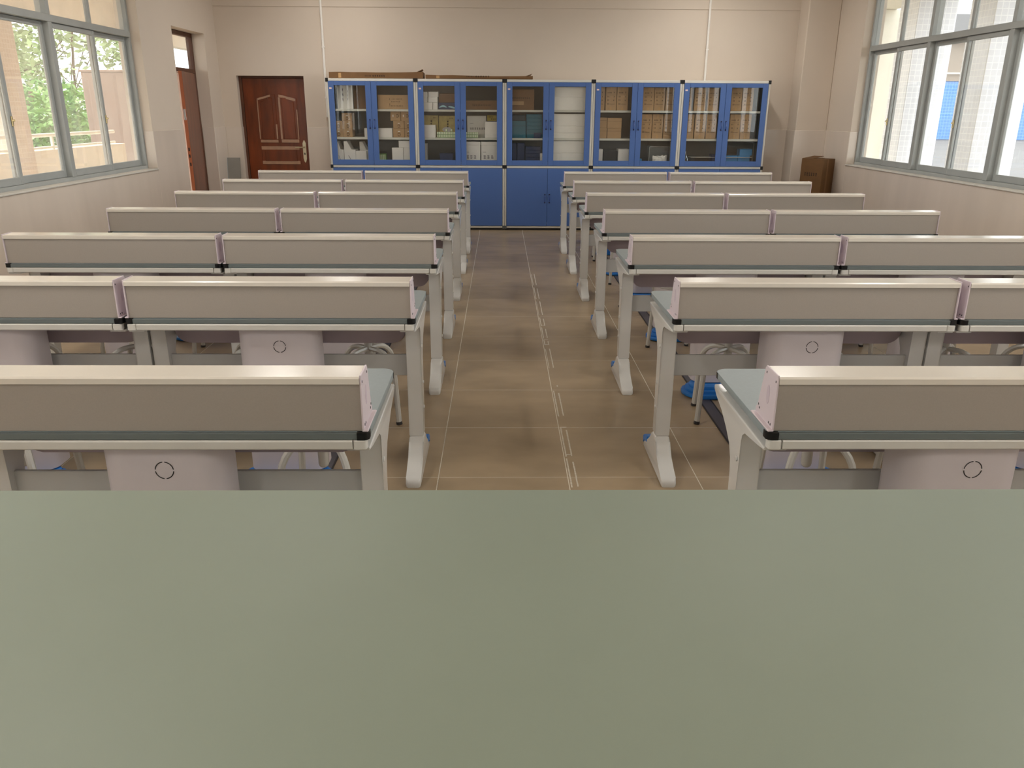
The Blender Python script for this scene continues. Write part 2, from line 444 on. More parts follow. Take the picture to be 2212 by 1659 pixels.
for z in (1.12, 1.04, 0.94): box(bm, -0.028, -0.012, -0.8853, -0.8835, z - 0.02, z + 0.02, .004)
mk('lock_bolt', bm, 'dark_metal', leaf)

# ------------------------------------------------------------------ back door
yd = YB + 0.105
bm = B()
box(bm, DBX0, DBX0 + 0.04, yd - 0.01, yd + 0.08, 0, DBZ, .004); box(bm, DBX1 - 0.012, DBX1, yd - 0.01, yd + 0.08, 0, DBZ, .004)
box(bm, DBX0 + .04, DBX1 - .012, yd - 0.01, yd + 0.08, DBZ - 0.03, DBZ, .004)
d2 = mk('door_2', bm, 'frame_wood'); d2['kind'] = 'structure'
lf = mk('door_leaf', box(B(), DBX0 + .044, DBX1 - .014, yd, yd + 0.045, 0.01, DBZ - .032, .003), 'door_wood', d2)
def panel(pts, inner):
    """raised wooden panel with a moulded rim covered in torn protective film"""
    bm = B(); prism(bm, pts, 'y', yd - 0.008, yd, 0.005); mk('panel_moulding', bm, 'door_wood', lf)
    bm = B(); prism(bm, inner, 'y', yd - 0.014, yd - 0.004, 0.006); mk('panel_field', bm, 'door_wood', lf)
def inset(pts, f):
    cx = sum(p[0] for p in pts) / len(pts); cz = sum(p[1] for p in pts) / len(pts)
    return [(p[0] - math.copysign(min(f, abs(p[0] - cx)), p[0] - cx), p[1] - math.copysign(min(f, abs(p[1] - cz)), p[1] - cz)) for p in pts]
pL = [(-3.44, 1.15), (-3.18, 1.15), (-3.18, 1.80), (-3.24, 1.80), (-3.34, 1.755), (-3.44, 1.745)]
pR = [(-3.14, 1.15), (-2.88, 1.15), (-2.88, 1.745), (-2.98, 1.755), (-3.08, 1.80), (-3.14, 1.805)]
pB = [(-3.43, 0.85), (-2.885, 0.85), (-2.885, 1.10), (-3.43, 1.10)]
pC = [(-3.43, 0.14), (-2.885, 0.14), (-2.885, 0.78), (-3.43, 0.78)]
for p in (pL, pR, pB, pC): panel(p, inset(p, 0.045))
def film(x0, x1, z0, z1, skew=0.0):
    bm = B(); quad(bm, (x0, yd - 0.0105, z0), (x1, yd - 0.0105, z0 + skew), (x1, yd - 0.0105, z1 + skew), (x0, yd - 0.0105, z1)); mk('film_strip', bm, 'door_film', lf, smooth=False)
film(-3.43, -2.89, 1.055, 1.10); film(-3.43, -2.89, 0.855, 0.90)
film(-3.135, -2.885, 1.152, 1.195); film(-3.43, -3.18, 1.152, 1.19)
film(-3.13, -2.9, 1.765, 1.80, -0.055); film(-3.435, -3.25, 1.72, 1.745, 0.05)
film(-3.44, -3.425, 1.2, 1.74); film(-3.14, -3.115, 1.2, 1.76); film(-2.895, -2.882, 1.2, 1.6); film(-3.2, -3.18, 1.2, 1.4)
bm = B(); prism(bm, [(-2.832, 0.89), (-2.82, 0.875), (-2.808, 0.89), (-2.795, 0.93), (-2.795, 1.14), (-2.808, 1.175), (-2.82, 1.19), (-2.832, 1.175), (-2.845, 1.14), (-2.845, 0.93)], 'y', yd - 0.006, yd, 0.002)
pl = mk('handle_plate', bm, 'brass_pale', lf)
bm = B(); tube(bm, [(-2.82, yd, 1.09), (-2.82, yd - 0.045, 1.09), (-2.835, yd - 0.055, 1.09), (-2.94, yd - 0.05, 1.087)], 0.009); mk('handle_lever', bm, 'brass_pale', pl)
mk('keyhole', box(B(), -2.827, -2.813, yd - 0.008, yd - 0.005, 0.985, 1.015, .002), 'dark_metal', pl)

# ------------------------------------------------------------------ unseen twin-tube lights, added to fill the room
LN_ = {0: 'left', 1: 'right'}
for c, x in enumerate((-2.1, 2.7)):
    for r, y in enumerate((-1.6, 2.2, 7.0, 10.5)):
        e = empty('fill_ceiling_light', (x, y, ZC)); tag(e, 'added unseen twin-tube fill light, %s column, %s from the teacher end' % (LN_[c], ORD[r]), 'added fill light', 'added twin-tube fill lights')
        mk('housing', box(B(), -.11, .11, -.64, .64, -.055, 0, .006), 'plastic_white', e)
        for xx in (-.06, .06):
            bm = B(); tube(bm, [(xx, -.6, -.075), (xx, .6, -.075)], .013, 10); mk('tube', bm, 'tube_glow', e)
        ld_ = bpy.data.lights.new('fill_area_light', 'AREA'); ld_.shape = 'RECTANGLE'; ld_.size = 0.18; ld_.size_y = 1.2; ld_.energy = (9.5, 9.5, 9.0, 6.5)[r]; ld_.color = (1.0, 0.96, 0.9)  # area light that carries the added fill
        lo_ = bpy.data.objects.new('fill_area_light', ld_); COL.objects.link(lo_); lo_.parent = e; lo_.location = (0, 0, -.092)
        for yy in (-.62, .62): mk('tube_holder', box(B(), -.09, .09, yy - .018, yy + .018, -.095, -.055, .004), 'plastic_white', e)

# ------------------------------------------------------------------ conduits, board, corner carton
def conduit(x, z0, lab):
    e = empty('conduit_pipe', (x, YB, z0)); tag(e, lab, 'pipe')
    bm = B(); tube(bm, [(0, -0.026, 0), (0, -0.026, ZC - z0)], 0.016); mk('pipe', bm, 'conduit', e)
    for z in (0.9, 0.25):
        mk('clamp', box(B(), -0.018, 0.022, -0.042, -0.012, z, z + 0.02, .003), 'conduit', e)
conduit(-2.435, 1.5, 'thin white conduit on the back wall near the brown door')
conduit(2.824, 1.5, 'thin white conduit on the back wall above the rightmost cabinet')
e = empty('leaning_board', (-3.79, 11.70, 0)); tag(e, 'narrow grey board leaning in the corner beside the brown door', 'board')
bm = B(); prism(bm, [(0.02, 0.0), (0.04, 0.0), (0.185, 0.95), (0.165, 0.95)], 'x', -0.088, 0.088, 0.002); mk('panel', bm, 'grey_board', e)
mk('panel_rim', prism(B(), [(0.012, 0.0), (0.042, 0.0), (0.187, 0.952), (0.157, 0.952)], 'x', -0.096, -0.0885, 0.002), 'window_metal', e)

def ink_rows(bm, rows, y):
    """irregular ink marks: rows of (x0, x1, z0, z1, n)"""
    for x0, x1, z0, z1, n in rows:
        w = (x1 - x0) / n
        for k in range(n):
            a = x0 + w * k + w * 0.08; b = x0 + w * (k + 1) - w * 0.16; h = z1 - z0
            for s in range(3):
                zz = z0 + h * (s + random.uniform(.1, .3)) / 3
                quad(bm, (a + (b - a) * random.uniform(0, .25), y, zz), (b - (b - a) * random.uniform(0, .3), y, zz), (b - (b - a) * random.uniform(0, .3), y, zz + h * .17), (a, y, zz + h * .17))
            xm = a + (b - a) * random.uniform(.25, .7)
            quad(bm, (xm - w * .07, y, z0), (xm + w * .07, y, z0), (xm + w * .07, y, z1), (xm - w * .07, y, z1))
random.seed(11)
e = empty('cardboard_box', (4.22, 10.87, 0), math.radians(-50.2)); tag(e, 'tall brown cardboard box in the corner under the right windows', 'box')
# local x runs from the near corner along the wide face towards the back wall, local y towards the right wall
e.rotation_euler = (0, 0, 0)
ax = Vector((-0.20, 0.24, 0)).normalized(); ay = Vector((0.24, 0.20, 0)).normalized()
e.rotation_euler = (0, 0, math.atan2(ay.y, ay.x))
bm = B(); box(bm, 0, 0.30, 0, 0.315, 0, 1.02, 0.006, 2); mk('carton', bm, 'kraft_deep', e)
bm = B(); box(bm, 0.0, 0.30, 0.158, 0.163, 1.02, 1.024); mk('flap_seam', bm, 'kraft_dark', e)
bm = B(); prism(bm, [(0.0, 1.021), (0.30, 1.045), (0.30, 1.041), (0.0, 1.018)], 'y', 0.165, 0.315, 0); mk('lid_flap', bm, 'kraft_deep', e)
mk('tape_strip', box(B(), 0.10, 0.14, -0.001, 0.0, 0.3, 1.015), 'kraft_dark', e, smooth=False)
bm = B()
tmp = B(); ink_rows(tmp, [(0.06, 0.25, 0.80, 0.845, 6), (0.05, 0.17, 0.60, 0.62, 8), (0.08, 0.13, 0.57, 0.585, 4)], -0.001)
# the print sits on the wide face (local x = 0 side)
for f in tmp.faces:
    bm.faces.new([bm.verts.new((-0.001, 0.315 - v.co.x, v.co.z)) for v in f.verts])
tmp.free()
mk('print', bm, 'ink', e, smooth=False)

# ------------------------------------------------------------------ storage cabinets along the back wall
CF, CP, CX0 = 11.495, 1.1935, -2.345        # front plane, pitch, left end
CB = YB - T - 0.006
SH1, SH2, SH0 = 1.612, 1.246, 0.905
cab_labels = ['leftmost blue glazed cabinet beside the brown door, white frame', 'second blue glazed cabinet from the left, under two flattened cartons',
              'middle blue glazed cabinet with white foam slabs behind its right door', 'fourth blue glazed cabinet from the left, shelves of kraft cartons',
              'rightmost blue glazed cabinet, bright blue boxes at its bottom']
for k in range(5):
    e = empty('glass_cabinet', (CX0 + CP * k, CF, 0)); tag(e, cab_labels[k], 'cabinet', 'blue storage cabinets along the back wall')
    w = CP - 0.002; D = CB - CF
    pw = 0.028
    bm = B(); box(bm, 0.004, w - .004, 0.02, 0.4, 0.0, 0.03); mk('plinth', bm, 'cab_black', e, smooth=False)
    for x0 in (0.001, w - pw):
        for y0, y1 in ((0.0, 0.028), (D - 0.028, D)):
            bm = B(); box(bm, x0, x0 + pw - .001, y0, y1, 0.03, 1.965, 0.004)
            if y0 == 0.0: box(bm, x0 + pw * .42, x0 + pw * .5, -0.003, 0.0, 0.05, 1.96)
            mk('post', bm, 'cab_alu', e)
        mk('side_panel', box(B(), x0 + .008, x0 + .018, 0.028, D - .028, 0.06, 1.965), 'cab_inside', e, smooth=False)
        for z0, z1, m in ((1.955, 2.004, 'cab_black'), (0.842, 0.888, 'cab_black'), (0.02, 0.062, 'cab_joint' if k in (1, 2) else 'cab_black')):
            mk('corner_joint', box(B(), x0 - 0.001 + (-.006 if x0 < .1 else 0.002), x0 + pw + (.002 if x0 < .1 else .006), -0.007, 0.03, z0, z1, .003), m, e)
    for z0, z1, nm in ((1.965, 1.998, 'top_rail'), (0.850, 0.880, 'middle_rail'), (0.03, 0.058, 'bottom_rail')):
        bm = B(); box(bm, pw, w - pw, 0.0, 0.028, z0, z1, .004); box(bm, pw, w - pw, 0.010, 0.014, z0 - 0.002, z0); mk(nm, bm, 'cab_alu', e)
    mk('top_panel', box(B(), .004, w - .004, 0.03, D - .002, 1.972, 1.996), 'cab_alu', e, smooth=False)
    mk('back_panel', box(B(), pw, w - pw, D - 0.012, D - 0.002, 0.06, 1.965), 'cab_inside', e, smooth=False)
    mk('floor_panel', box(B(), .020, w - .020, 0.030, D - .013, SH0 - 0.05, SH0), 'cab_shelf', e, smooth=False)
    for z in (SH1, SH2):
        s = mk('shelf', box(B(), .020, w - .020, 0.055, D - .013, z - 0.022, z, .002), 'cab_shelf', e)
        mk('shelf_lip', box(B(), .09, w - .09, 0.049, 0.055, z - 0.028, z - 0.008, .002), 'cab_shelf', s)
        bm = B()
        for x in (.024, w - .024): box(bm, min(x, x + (.03 if x < .5 else -.03)), max(x, x + (.03 if x < .5 else -.03)), 0.06, D - .02, z - 0.045, z - 0.022)
        mk('shelf_bracket', bm, 'cab_black', s, smooth=False)
    mid = w / 2
    for x0, x1, side in ((pw + .001, mid - .0015, 1), (mid + .0015, w - pw - .001, -1)):
        zl, zh = 0.884, 1.963
        sw, rw = 0.074, 0.070
        bm = B(); box(bm, x0, x0 + sw, -.012, .006, zl, zh, .002); box(bm, x1 - sw, x1, -.012, .006, zl, zh, .002)
        box(bm, x0 + sw, x1 - sw, -.012, .006, zl, zl + rw, .002); box(bm, x0 + sw, x1 - sw, -.012, .006, zh - rw * .75, zh, .002)
        dr = mk('glass_door', bm, 'cab_blue', e)
        mk('pane', box(B(), x0 + sw, x1 - sw, -.004, -.001, zl + rw, zh - rw * .75), 'cabinet_glass', dr, smooth=False)
        hx = (x1 - 0.030) if side > 0 else (x0 + 0.030)
        def handle(zc, par, h=0.052):
            bm = B(); tube(bm, [(hx, -.012, zc - h), (hx, -.030, zc - h + .008), (hx, -.036, zc - h * .4), (hx, -.036, zc + h * .4), (hx, -.030, zc + h - .008), (hx, -.012, zc + h)], .006)
            lathe_ = bm
            mk('handle', lathe_, 'handle_blue', par)
            bm = B(); box(bm, hx - .009, hx + .009, -.016, -.012, zc - h - .012, zc - h + .010, .002); box(bm, hx - .009, hx + .009, -.016, -.012, zc + h - .010, zc + h + .012, .002)
            mk('handle_foot', bm, 'dark_metal', par)
        handle(1.42, dr)
        if side > 0: mk('sticker', box(B(), x0 + .014, x0 + .046, -.0135, -.012, 1.865, 1.885), 'sticker', dr, smooth=False)
        ld = mk('lower_door', box(B(), x0, x1, -.012, .006, 0.062, 0.846, .002), 'cab_blue', e)
        handle(0.44, ld)

# ------------------------------------------------------------------ things in the cabinets
ITEMS = [
(1,'paper',-2.228,-2.016,11.615,11.635,1.6120,1.9150,'white printed poster sheet standing on the top shelf of the leftmost cabinet'),
(1,'kraftdark',-2.021,-1.851,11.675,11.775,1.6120,1.9240,'tall dark brown cardboard box on the leftmost cabinet top shelf'),
(1,'carton_wide',-1.676,-1.250,11.575,11.825,1.6120,1.7950,'wide kraft carton with small print on the leftmost cabinet top shelf'),
(1,'drawer',-2.178,-2.039,11.585,11.805,1.4585,1.5600,'upper kraft drawer box alone atop the stack, leftmost cabinet left door'),
(1,'drawer',-2.291,-2.168,11.585,11.805,1.3555,1.4580,'kraft drawer box, middle layer left, behind leftmost cabinet left door'),
(1,'drawer',-2.166,-2.039,11.585,11.805,1.3565,1.4580,'kraft drawer box, middle layer right, behind leftmost cabinet left door'),
(1,'drawer',-2.292,-2.171,11.585,11.805,1.2460,1.3550,'kraft drawer box, bottom layer left, behind leftmost cabinet left door'),
(1,'drawer',-2.170,-2.042,11.585,11.805,1.2460,1.3560,'kraft drawer box, bottom layer right, behind leftmost cabinet left door'),
(1,'white',-1.877,-1.495,11.565,11.765,1.2460,1.3650,'long low white box spanning both doors of the leftmost cabinet'),
(1,'drawerv',-1.516,-1.375,11.585,11.805,1.4625,1.5880,'upright kraft drawer box, top left of the right stack, leftmost cabinet'),
(1,'drawerv',-1.372,-1.246,11.585,11.805,1.4635,1.5880,'upright kraft drawer box, top right of the right stack, leftmost cabinet'),
(1,'drawer',-1.483,-1.332,11.585,11.805,1.3605,1.4620,'kraft drawer box, second layer of the right stack, leftmost cabinet, inner'),
(1,'drawer',-1.329,-1.231,11.585,11.805,1.3605,1.4630,'kraft drawer box, second layer of the right stack, leftmost cabinet, outer'),
(1,'drawer',-1.488,-1.329,11.585,11.805,1.2460,1.3600,'kraft drawer box, bottom layer of the right stack, leftmost cabinet, inner'),
(1,'drawer',-1.327,-1.234,11.585,11.805,1.2460,1.3600,'kraft drawer box, bottom layer of the right stack, leftmost cabinet, outer'),
(1,'file',-2.287,-2.173,11.565,11.815,0.9050,1.1920,'white slanted file holder, leftmost of three in the leftmost cabinet bottom'),
(1,'file',-2.169,-2.010,11.565,11.815,0.9050,1.1930,'white slanted file holder, middle of three in the leftmost cabinet bottom'),
(1,'file',-1.968,-1.821,11.655,11.855,0.9050,1.1850,'white slanted file holder standing behind the plain white box, leftmost cabinet'),
(1,'white',-2.010,-1.861,11.565,11.645,0.9050,1.0650,'plain white box in front of the slanted file holders, leftmost cabinet'),
(1,'white',-1.510,-1.353,11.565,11.765,0.9050,1.1110,'plain white box under the top one, inner, leftmost cabinet bottom right'),
(1,'white',-1.350,-1.242,11.565,11.765,0.9050,1.1110,'plain white box under the top one, outer, leftmost cabinet bottom right'),
(1,'white',-1.415,-1.256,11.565,11.765,1.1115,1.2030,'plain white box lying on two others, leftmost cabinet bottom right'),
(1,'green',-1.716,-1.601,11.615,11.715,0.9050,1.0270,'small green striped pack on the leftmost cabinet bottom'),
(2,'white',-1.097,-1.000,11.575,11.775,1.7715,1.8380,'small white box, top layer left, second cabinet top shelf'),
(2,'white',-0.991,-0.854,11.575,11.775,1.7715,1.8390,'small white box, top layer right, second cabinet top shelf'),
(2,'white',-1.099,-1.002,11.575,11.775,1.7025,1.7710,'small white box, middle layer left, second cabinet top shelf'),
(2,'white',-0.996,-0.865,11.575,11.775,1.7025,1.7710,'small white box, middle layer right, second cabinet top shelf'),
(2,'white',-1.076,-0.938,11.565,11.765,1.6120,1.7020,'small white box, bottom layer left, second cabinet top shelf'),
(2,'white',-0.937,-0.868,11.585,11.785,1.6120,1.7020,'small white box, bottom layer right, second cabinet top shelf'),
(2,'kraftdark',-0.853,-0.614,11.635,11.835,1.6995,1.8180,'dark brown carton resting on the blue box, second cabinet'),
(2,'bluebox',-0.858,-0.613,11.585,11.835,1.6120,1.6990,'dark blue box with pale swirl, second cabinet top shelf'),
(2,'carton_wide2',-0.520,-0.053,11.615,11.815,1.6120,1.7310,'low brown carton with a line of print, second cabinet top shelf'),
(2,'yellow',-1.091,-0.874,11.715,11.835,1.2460,1.5360,'yellowish printed box, left of the pair, second cabinet middle shelf'),
(2,'yellow',-0.867,-0.643,11.715,11.835,1.2460,1.5310,'yellowish printed box, right of the pair, second cabinet middle shelf'),
(2,'white',-1.098,-0.902,11.555,11.675,1.2460,1.4110,'white box in front of the yellowish box, second cabinet'),
(2,'whiteprint',-0.477,-0.214,11.715,11.835,1.2460,1.5330,'white carton with a line of print, second cabinet middle shelf'),
(2,'blackyel',-0.207,-0.060,11.715,11.815,1.2460,1.5460,'black and yellow box behind a white box, second cabinet'),
(2,'white',-0.227,-0.047,11.565,11.685,1.2460,1.4570,'upright white box at the right end of the second cabinet middle shelf'),
(2,'lightgrey',-1.103,-1.033,11.595,11.795,0.9050,1.1660,'tall pale grey box at the left bottom of the second cabinet'),
(2,'navybin',-0.864,-0.671,11.635,11.785,0.9050,1.0370,'dark navy plastic bin at the bottom of the second cabinet'),
(2,'lidbox',-0.513,-0.289,11.565,11.815,0.9050,1.1950,'white lidded box with print, left of the pair, second cabinet bottom'),
(2,'lidbox',-0.284,-0.047,11.565,11.815,0.9050,1.1960,'white lidded box with print, right of the pair, second cabinet bottom'),
(3,'carton_label',0.092,0.445,11.615,11.915,1.6120,1.8760,'large brown carton with pale label strip, third cabinet top shelf'),
(3,'teal',0.093,0.334,11.575,11.825,1.2460,1.4710,'large teal box, left on the third cabinet middle shelf'),
(3,'darkteal',0.093,0.321,11.615,11.815,1.4715,1.5480,'dark teal box atop the large teal box, third cabinet'),
(3,'teal',0.339,0.555,11.595,11.845,1.5065,1.5560,'flat teal box, topmost of the six-box stack, third cabinet'),
(3,'teal',0.340,0.556,11.595,11.845,1.4565,1.5060,'flat teal box, second from the top of the six-box stack, third cabinet'),
(3,'teal',0.340,0.556,11.595,11.845,1.4055,1.4560,'flat teal box, third from the top of the six-box stack, third cabinet'),
(3,'teal',0.341,0.557,11.595,11.845,1.3545,1.4050,'flat teal box, fourth from the top of the six-box stack, third cabinet'),
(3,'teal',0.342,0.558,11.595,11.845,1.3035,1.3540,'flat teal box, fifth from the top of the six-box stack, third cabinet'),
(3,'teal',0.342,0.559,11.595,11.845,1.2460,1.3030,'flat teal box, lowest of the six-box stack, third cabinet'),
(3,'navy',0.443,0.545,11.560,11.590,1.2460,1.3150,'small navy box leaning in front of the teal stack, third cabinet'),
(3,'navy',0.101,0.210,11.595,11.795,0.9050,1.1780,'upright navy box, leftmost at the third cabinet bottom'),
(3,'navy',0.216,0.322,11.595,11.795,0.9050,1.1790,'upright navy box, second from left at the third cabinet bottom'),
(3,'navy',0.331,0.542,11.585,11.835,1.0855,1.1310,'flat navy box, topmost of the four-box stack, third cabinet bottom'),
(3,'navy',0.331,0.543,11.585,11.835,1.0395,1.0850,'flat navy box, second of the four-box stack, third cabinet bottom'),
(3,'navy',0.332,0.544,11.585,11.835,0.9925,1.0390,'flat navy box, third of the four-box stack, third cabinet bottom'),
(3,'navy',0.332,0.545,11.585,11.835,0.9050,0.9920,'flat navy box, lowest of the four-box stack, third cabinet bottom'),
(3,'white',0.532,0.575,11.555,11.575,0.9050,1.0470,'narrow white slip box beside the navy stack, third cabinet'),
(3,'foam',0.667,1.157,11.575,11.875,1.7805,1.9080,'white foam slab, upper of two on the third cabinet top shelf'),
(3,'foam',0.670,1.162,11.575,11.875,1.6120,1.7800,'white foam slab, lower of two on the third cabinet top shelf'),
(3,'foam',0.675,1.163,11.575,11.875,1.4065,1.5640,'white foam slab, topmost of three on the third cabinet middle shelf'),
(3,'foam',0.677,1.167,11.575,11.875,1.3155,1.4060,'white foam slab, middle of three on the third cabinet middle shelf'),
(3,'foam',0.679,1.170,11.575,11.875,1.2460,1.3150,'white foam slab, lowest of three on the third cabinet middle shelf'),
(3,'foam',0.669,1.163,11.575,11.875,1.0525,1.2130,'white foam slab, upper of two at the third cabinet bottom'),
(3,'foam',0.672,1.167,11.575,11.875,0.9050,1.0520,'white foam slab, lower of two at the third cabinet bottom'),
(4,'carton',1.261,1.403,11.585,11.885,1.6120,1.9110,'tall printed kraft carton, first from the left, fourth cabinet left door, top shelf'),
(4,'carton',1.415,1.563,11.585,11.885,1.6120,1.9120,'tall printed kraft carton, second from the left, fourth cabinet left door, top shelf'),
(4,'carton',1.568,1.721,11.585,11.885,1.6120,1.9130,'tall printed kraft carton, third from the left, fourth cabinet left door, top shelf'),
(4,'carton',1.923,2.074,11.585,11.885,1.6120,1.9090,'tall printed kraft carton, first from the left, fourth cabinet right door, top shelf'),
(4,'carton',2.079,2.226,11.585,11.885,1.6120,1.9100,'tall printed kraft carton, second from the left, fourth cabinet right door, top shelf'),
(4,'carton',2.235,2.377,11.585,11.885,1.6120,1.9110,'tall printed kraft carton, third from the left, fourth cabinet right door, top shelf'),
(4,'kraft',1.292,1.444,11.585,11.835,1.3845,1.5190,'plain kraft box, upper left of four, fourth cabinet middle shelf'),
(4,'kraft',1.297,1.449,11.585,11.835,1.2460,1.3840,'plain kraft box, lower left of four, fourth cabinet middle shelf'),
(4,'kraft',1.450,1.649,11.585,11.835,1.3795,1.5140,'plain kraft box, upper right of four, fourth cabinet middle shelf'),
(4,'kraft',1.456,1.649,11.585,11.835,1.2460,1.3790,'plain kraft box, lower right of four, fourth cabinet middle shelf'),
(4,'carton',1.915,2.065,11.585,11.885,1.2460,1.5640,'tall printed kraft carton, first from the left, fourth cabinet right door, middle shelf'),
(4,'carton',2.071,2.218,11.585,11.885,1.2460,1.5650,'tall printed kraft carton, second from the left, fourth cabinet right door, middle shelf'),
(4,'carton',2.226,2.371,11.585,11.885,1.2460,1.5660,'tall printed kraft carton, third from the left, fourth cabinet right door, middle shelf'),
(4,'white',1.327,1.404,11.575,11.775,0.9050,1.1050,'white box at the left bottom corner of the fourth cabinet'),
(4,'white',1.617,1.768,11.575,11.775,0.9050,1.1070,'white box right of the black case, fourth cabinet bottom'),
(4,'black',1.416,1.615,11.615,11.815,0.9050,1.0790,'black case between two white boxes, fourth cabinet bottom'),
(4,'clear',2.054,2.345,11.615,11.815,0.9050,1.1380,'clear plastic box at the right bottom of the fourth cabinet'),
(4,'bag',2.100,2.300,11.565,11.605,0.9050,1.0230,'crinkled pale plastic bag in front of the clear box, fourth cabinet'),
(4,'blue',1.897,1.952,11.575,11.675,0.9050,0.9780,'tiny bright blue box at the bottom of the fourth cabinet'),
(5,'carton',2.460,2.592,11.585,11.885,1.6120,1.9060,'tall printed kraft carton, first from the left, rightmost cabinet left door, top shelf'),
(5,'carton',2.624,2.782,11.585,11.885,1.6120,1.9070,'tall printed kraft carton, second from the left, rightmost cabinet left door, top shelf'),
(5,'carton',2.807,2.959,11.585,11.885,1.6120,1.9080,'tall printed kraft carton, third from the left, rightmost cabinet left door, top shelf'),
(5,'carton',3.130,3.275,11.585,11.885,1.6120,1.9100,'tall printed kraft carton, first from the left, rightmost cabinet right door, top shelf'),
(5,'carton',3.282,3.431,11.585,11.885,1.6120,1.9110,'tall printed kraft carton, second from the left, rightmost cabinet right door, top shelf'),
(5,'carton',2.499,2.646,11.585,11.885,1.2460,1.5670,'tall printed kraft carton, first from the left, rightmost cabinet left door, middle shelf'),
(5,'carton',2.655,2.805,11.585,11.885,1.2460,1.5680,'tall printed kraft carton, second from the left, rightmost cabinet left door, middle shelf'),
(5,'carton',2.815,2.959,11.585,11.885,1.2460,1.5690,'tall printed kraft carton, third from the left, rightmost cabinet left door, middle shelf'),
(5,'carton',3.137,3.285,11.585,11.885,1.2460,1.5710,'tall printed kraft carton, first from the left, rightmost cabinet right door, middle shelf'),
(5,'carton',3.291,3.432,11.585,11.885,1.2460,1.5710,'tall printed kraft carton, second from the left, rightmost cabinet right door, middle shelf'),
(5,'bluebright',3.325,3.500,11.635,11.785,1.0255,1.1120,'bright blue flat box on the small inner shelf, rightmost cabinet'),
(5,'bluebright',3.131,3.300,11.635,11.785,0.9050,1.0240,'bright blue flat box, lower left, rightmost cabinet bottom'),
(5,'bluebright',3.304,3.476,11.635,11.785,0.9050,1.0250,'bright blue flat box, lower right, rightmost cabinet bottom'),
(5,'darkblue',2.932,3.009,11.615,11.765,0.9050,1.0370,'dark blue box at the bottom middle of the rightmost cabinet'),
]
def thing(name, lab, cat, loc, group=None):
    return tag(empty(name, loc), lab, cat, group)
random.seed(5)
BOXMAT = {'white': 'box_white', 'foam': 'foam_white', 'kraft': 'kraft', 'kraftdark': 'kraft_dark', 'teal': 'box_teal', 'darkteal': 'box_dteal', 'navy': 'box_navy',
          'bluebright': 'box_bluebright', 'darkblue': 'box_navy', 'blue': 'box_bluebright', 'black': 'box_black', 'lightgrey': 'box_pale', 'bluebox': 'box_navy',
          'yellow': 'yellow_box', 'blackyel': 'box_black', 'whiteprint': 'box_white', 'carton': 'kraft', 'carton_wide': 'kraft', 'carton_wide2': 'kraft_dark',
          'carton_label': 'kraft_dark', 'drawer': 'kraft', 'drawerv': 'kraft', 'lidbox': 'box_white', 'green': 'green_pack'}
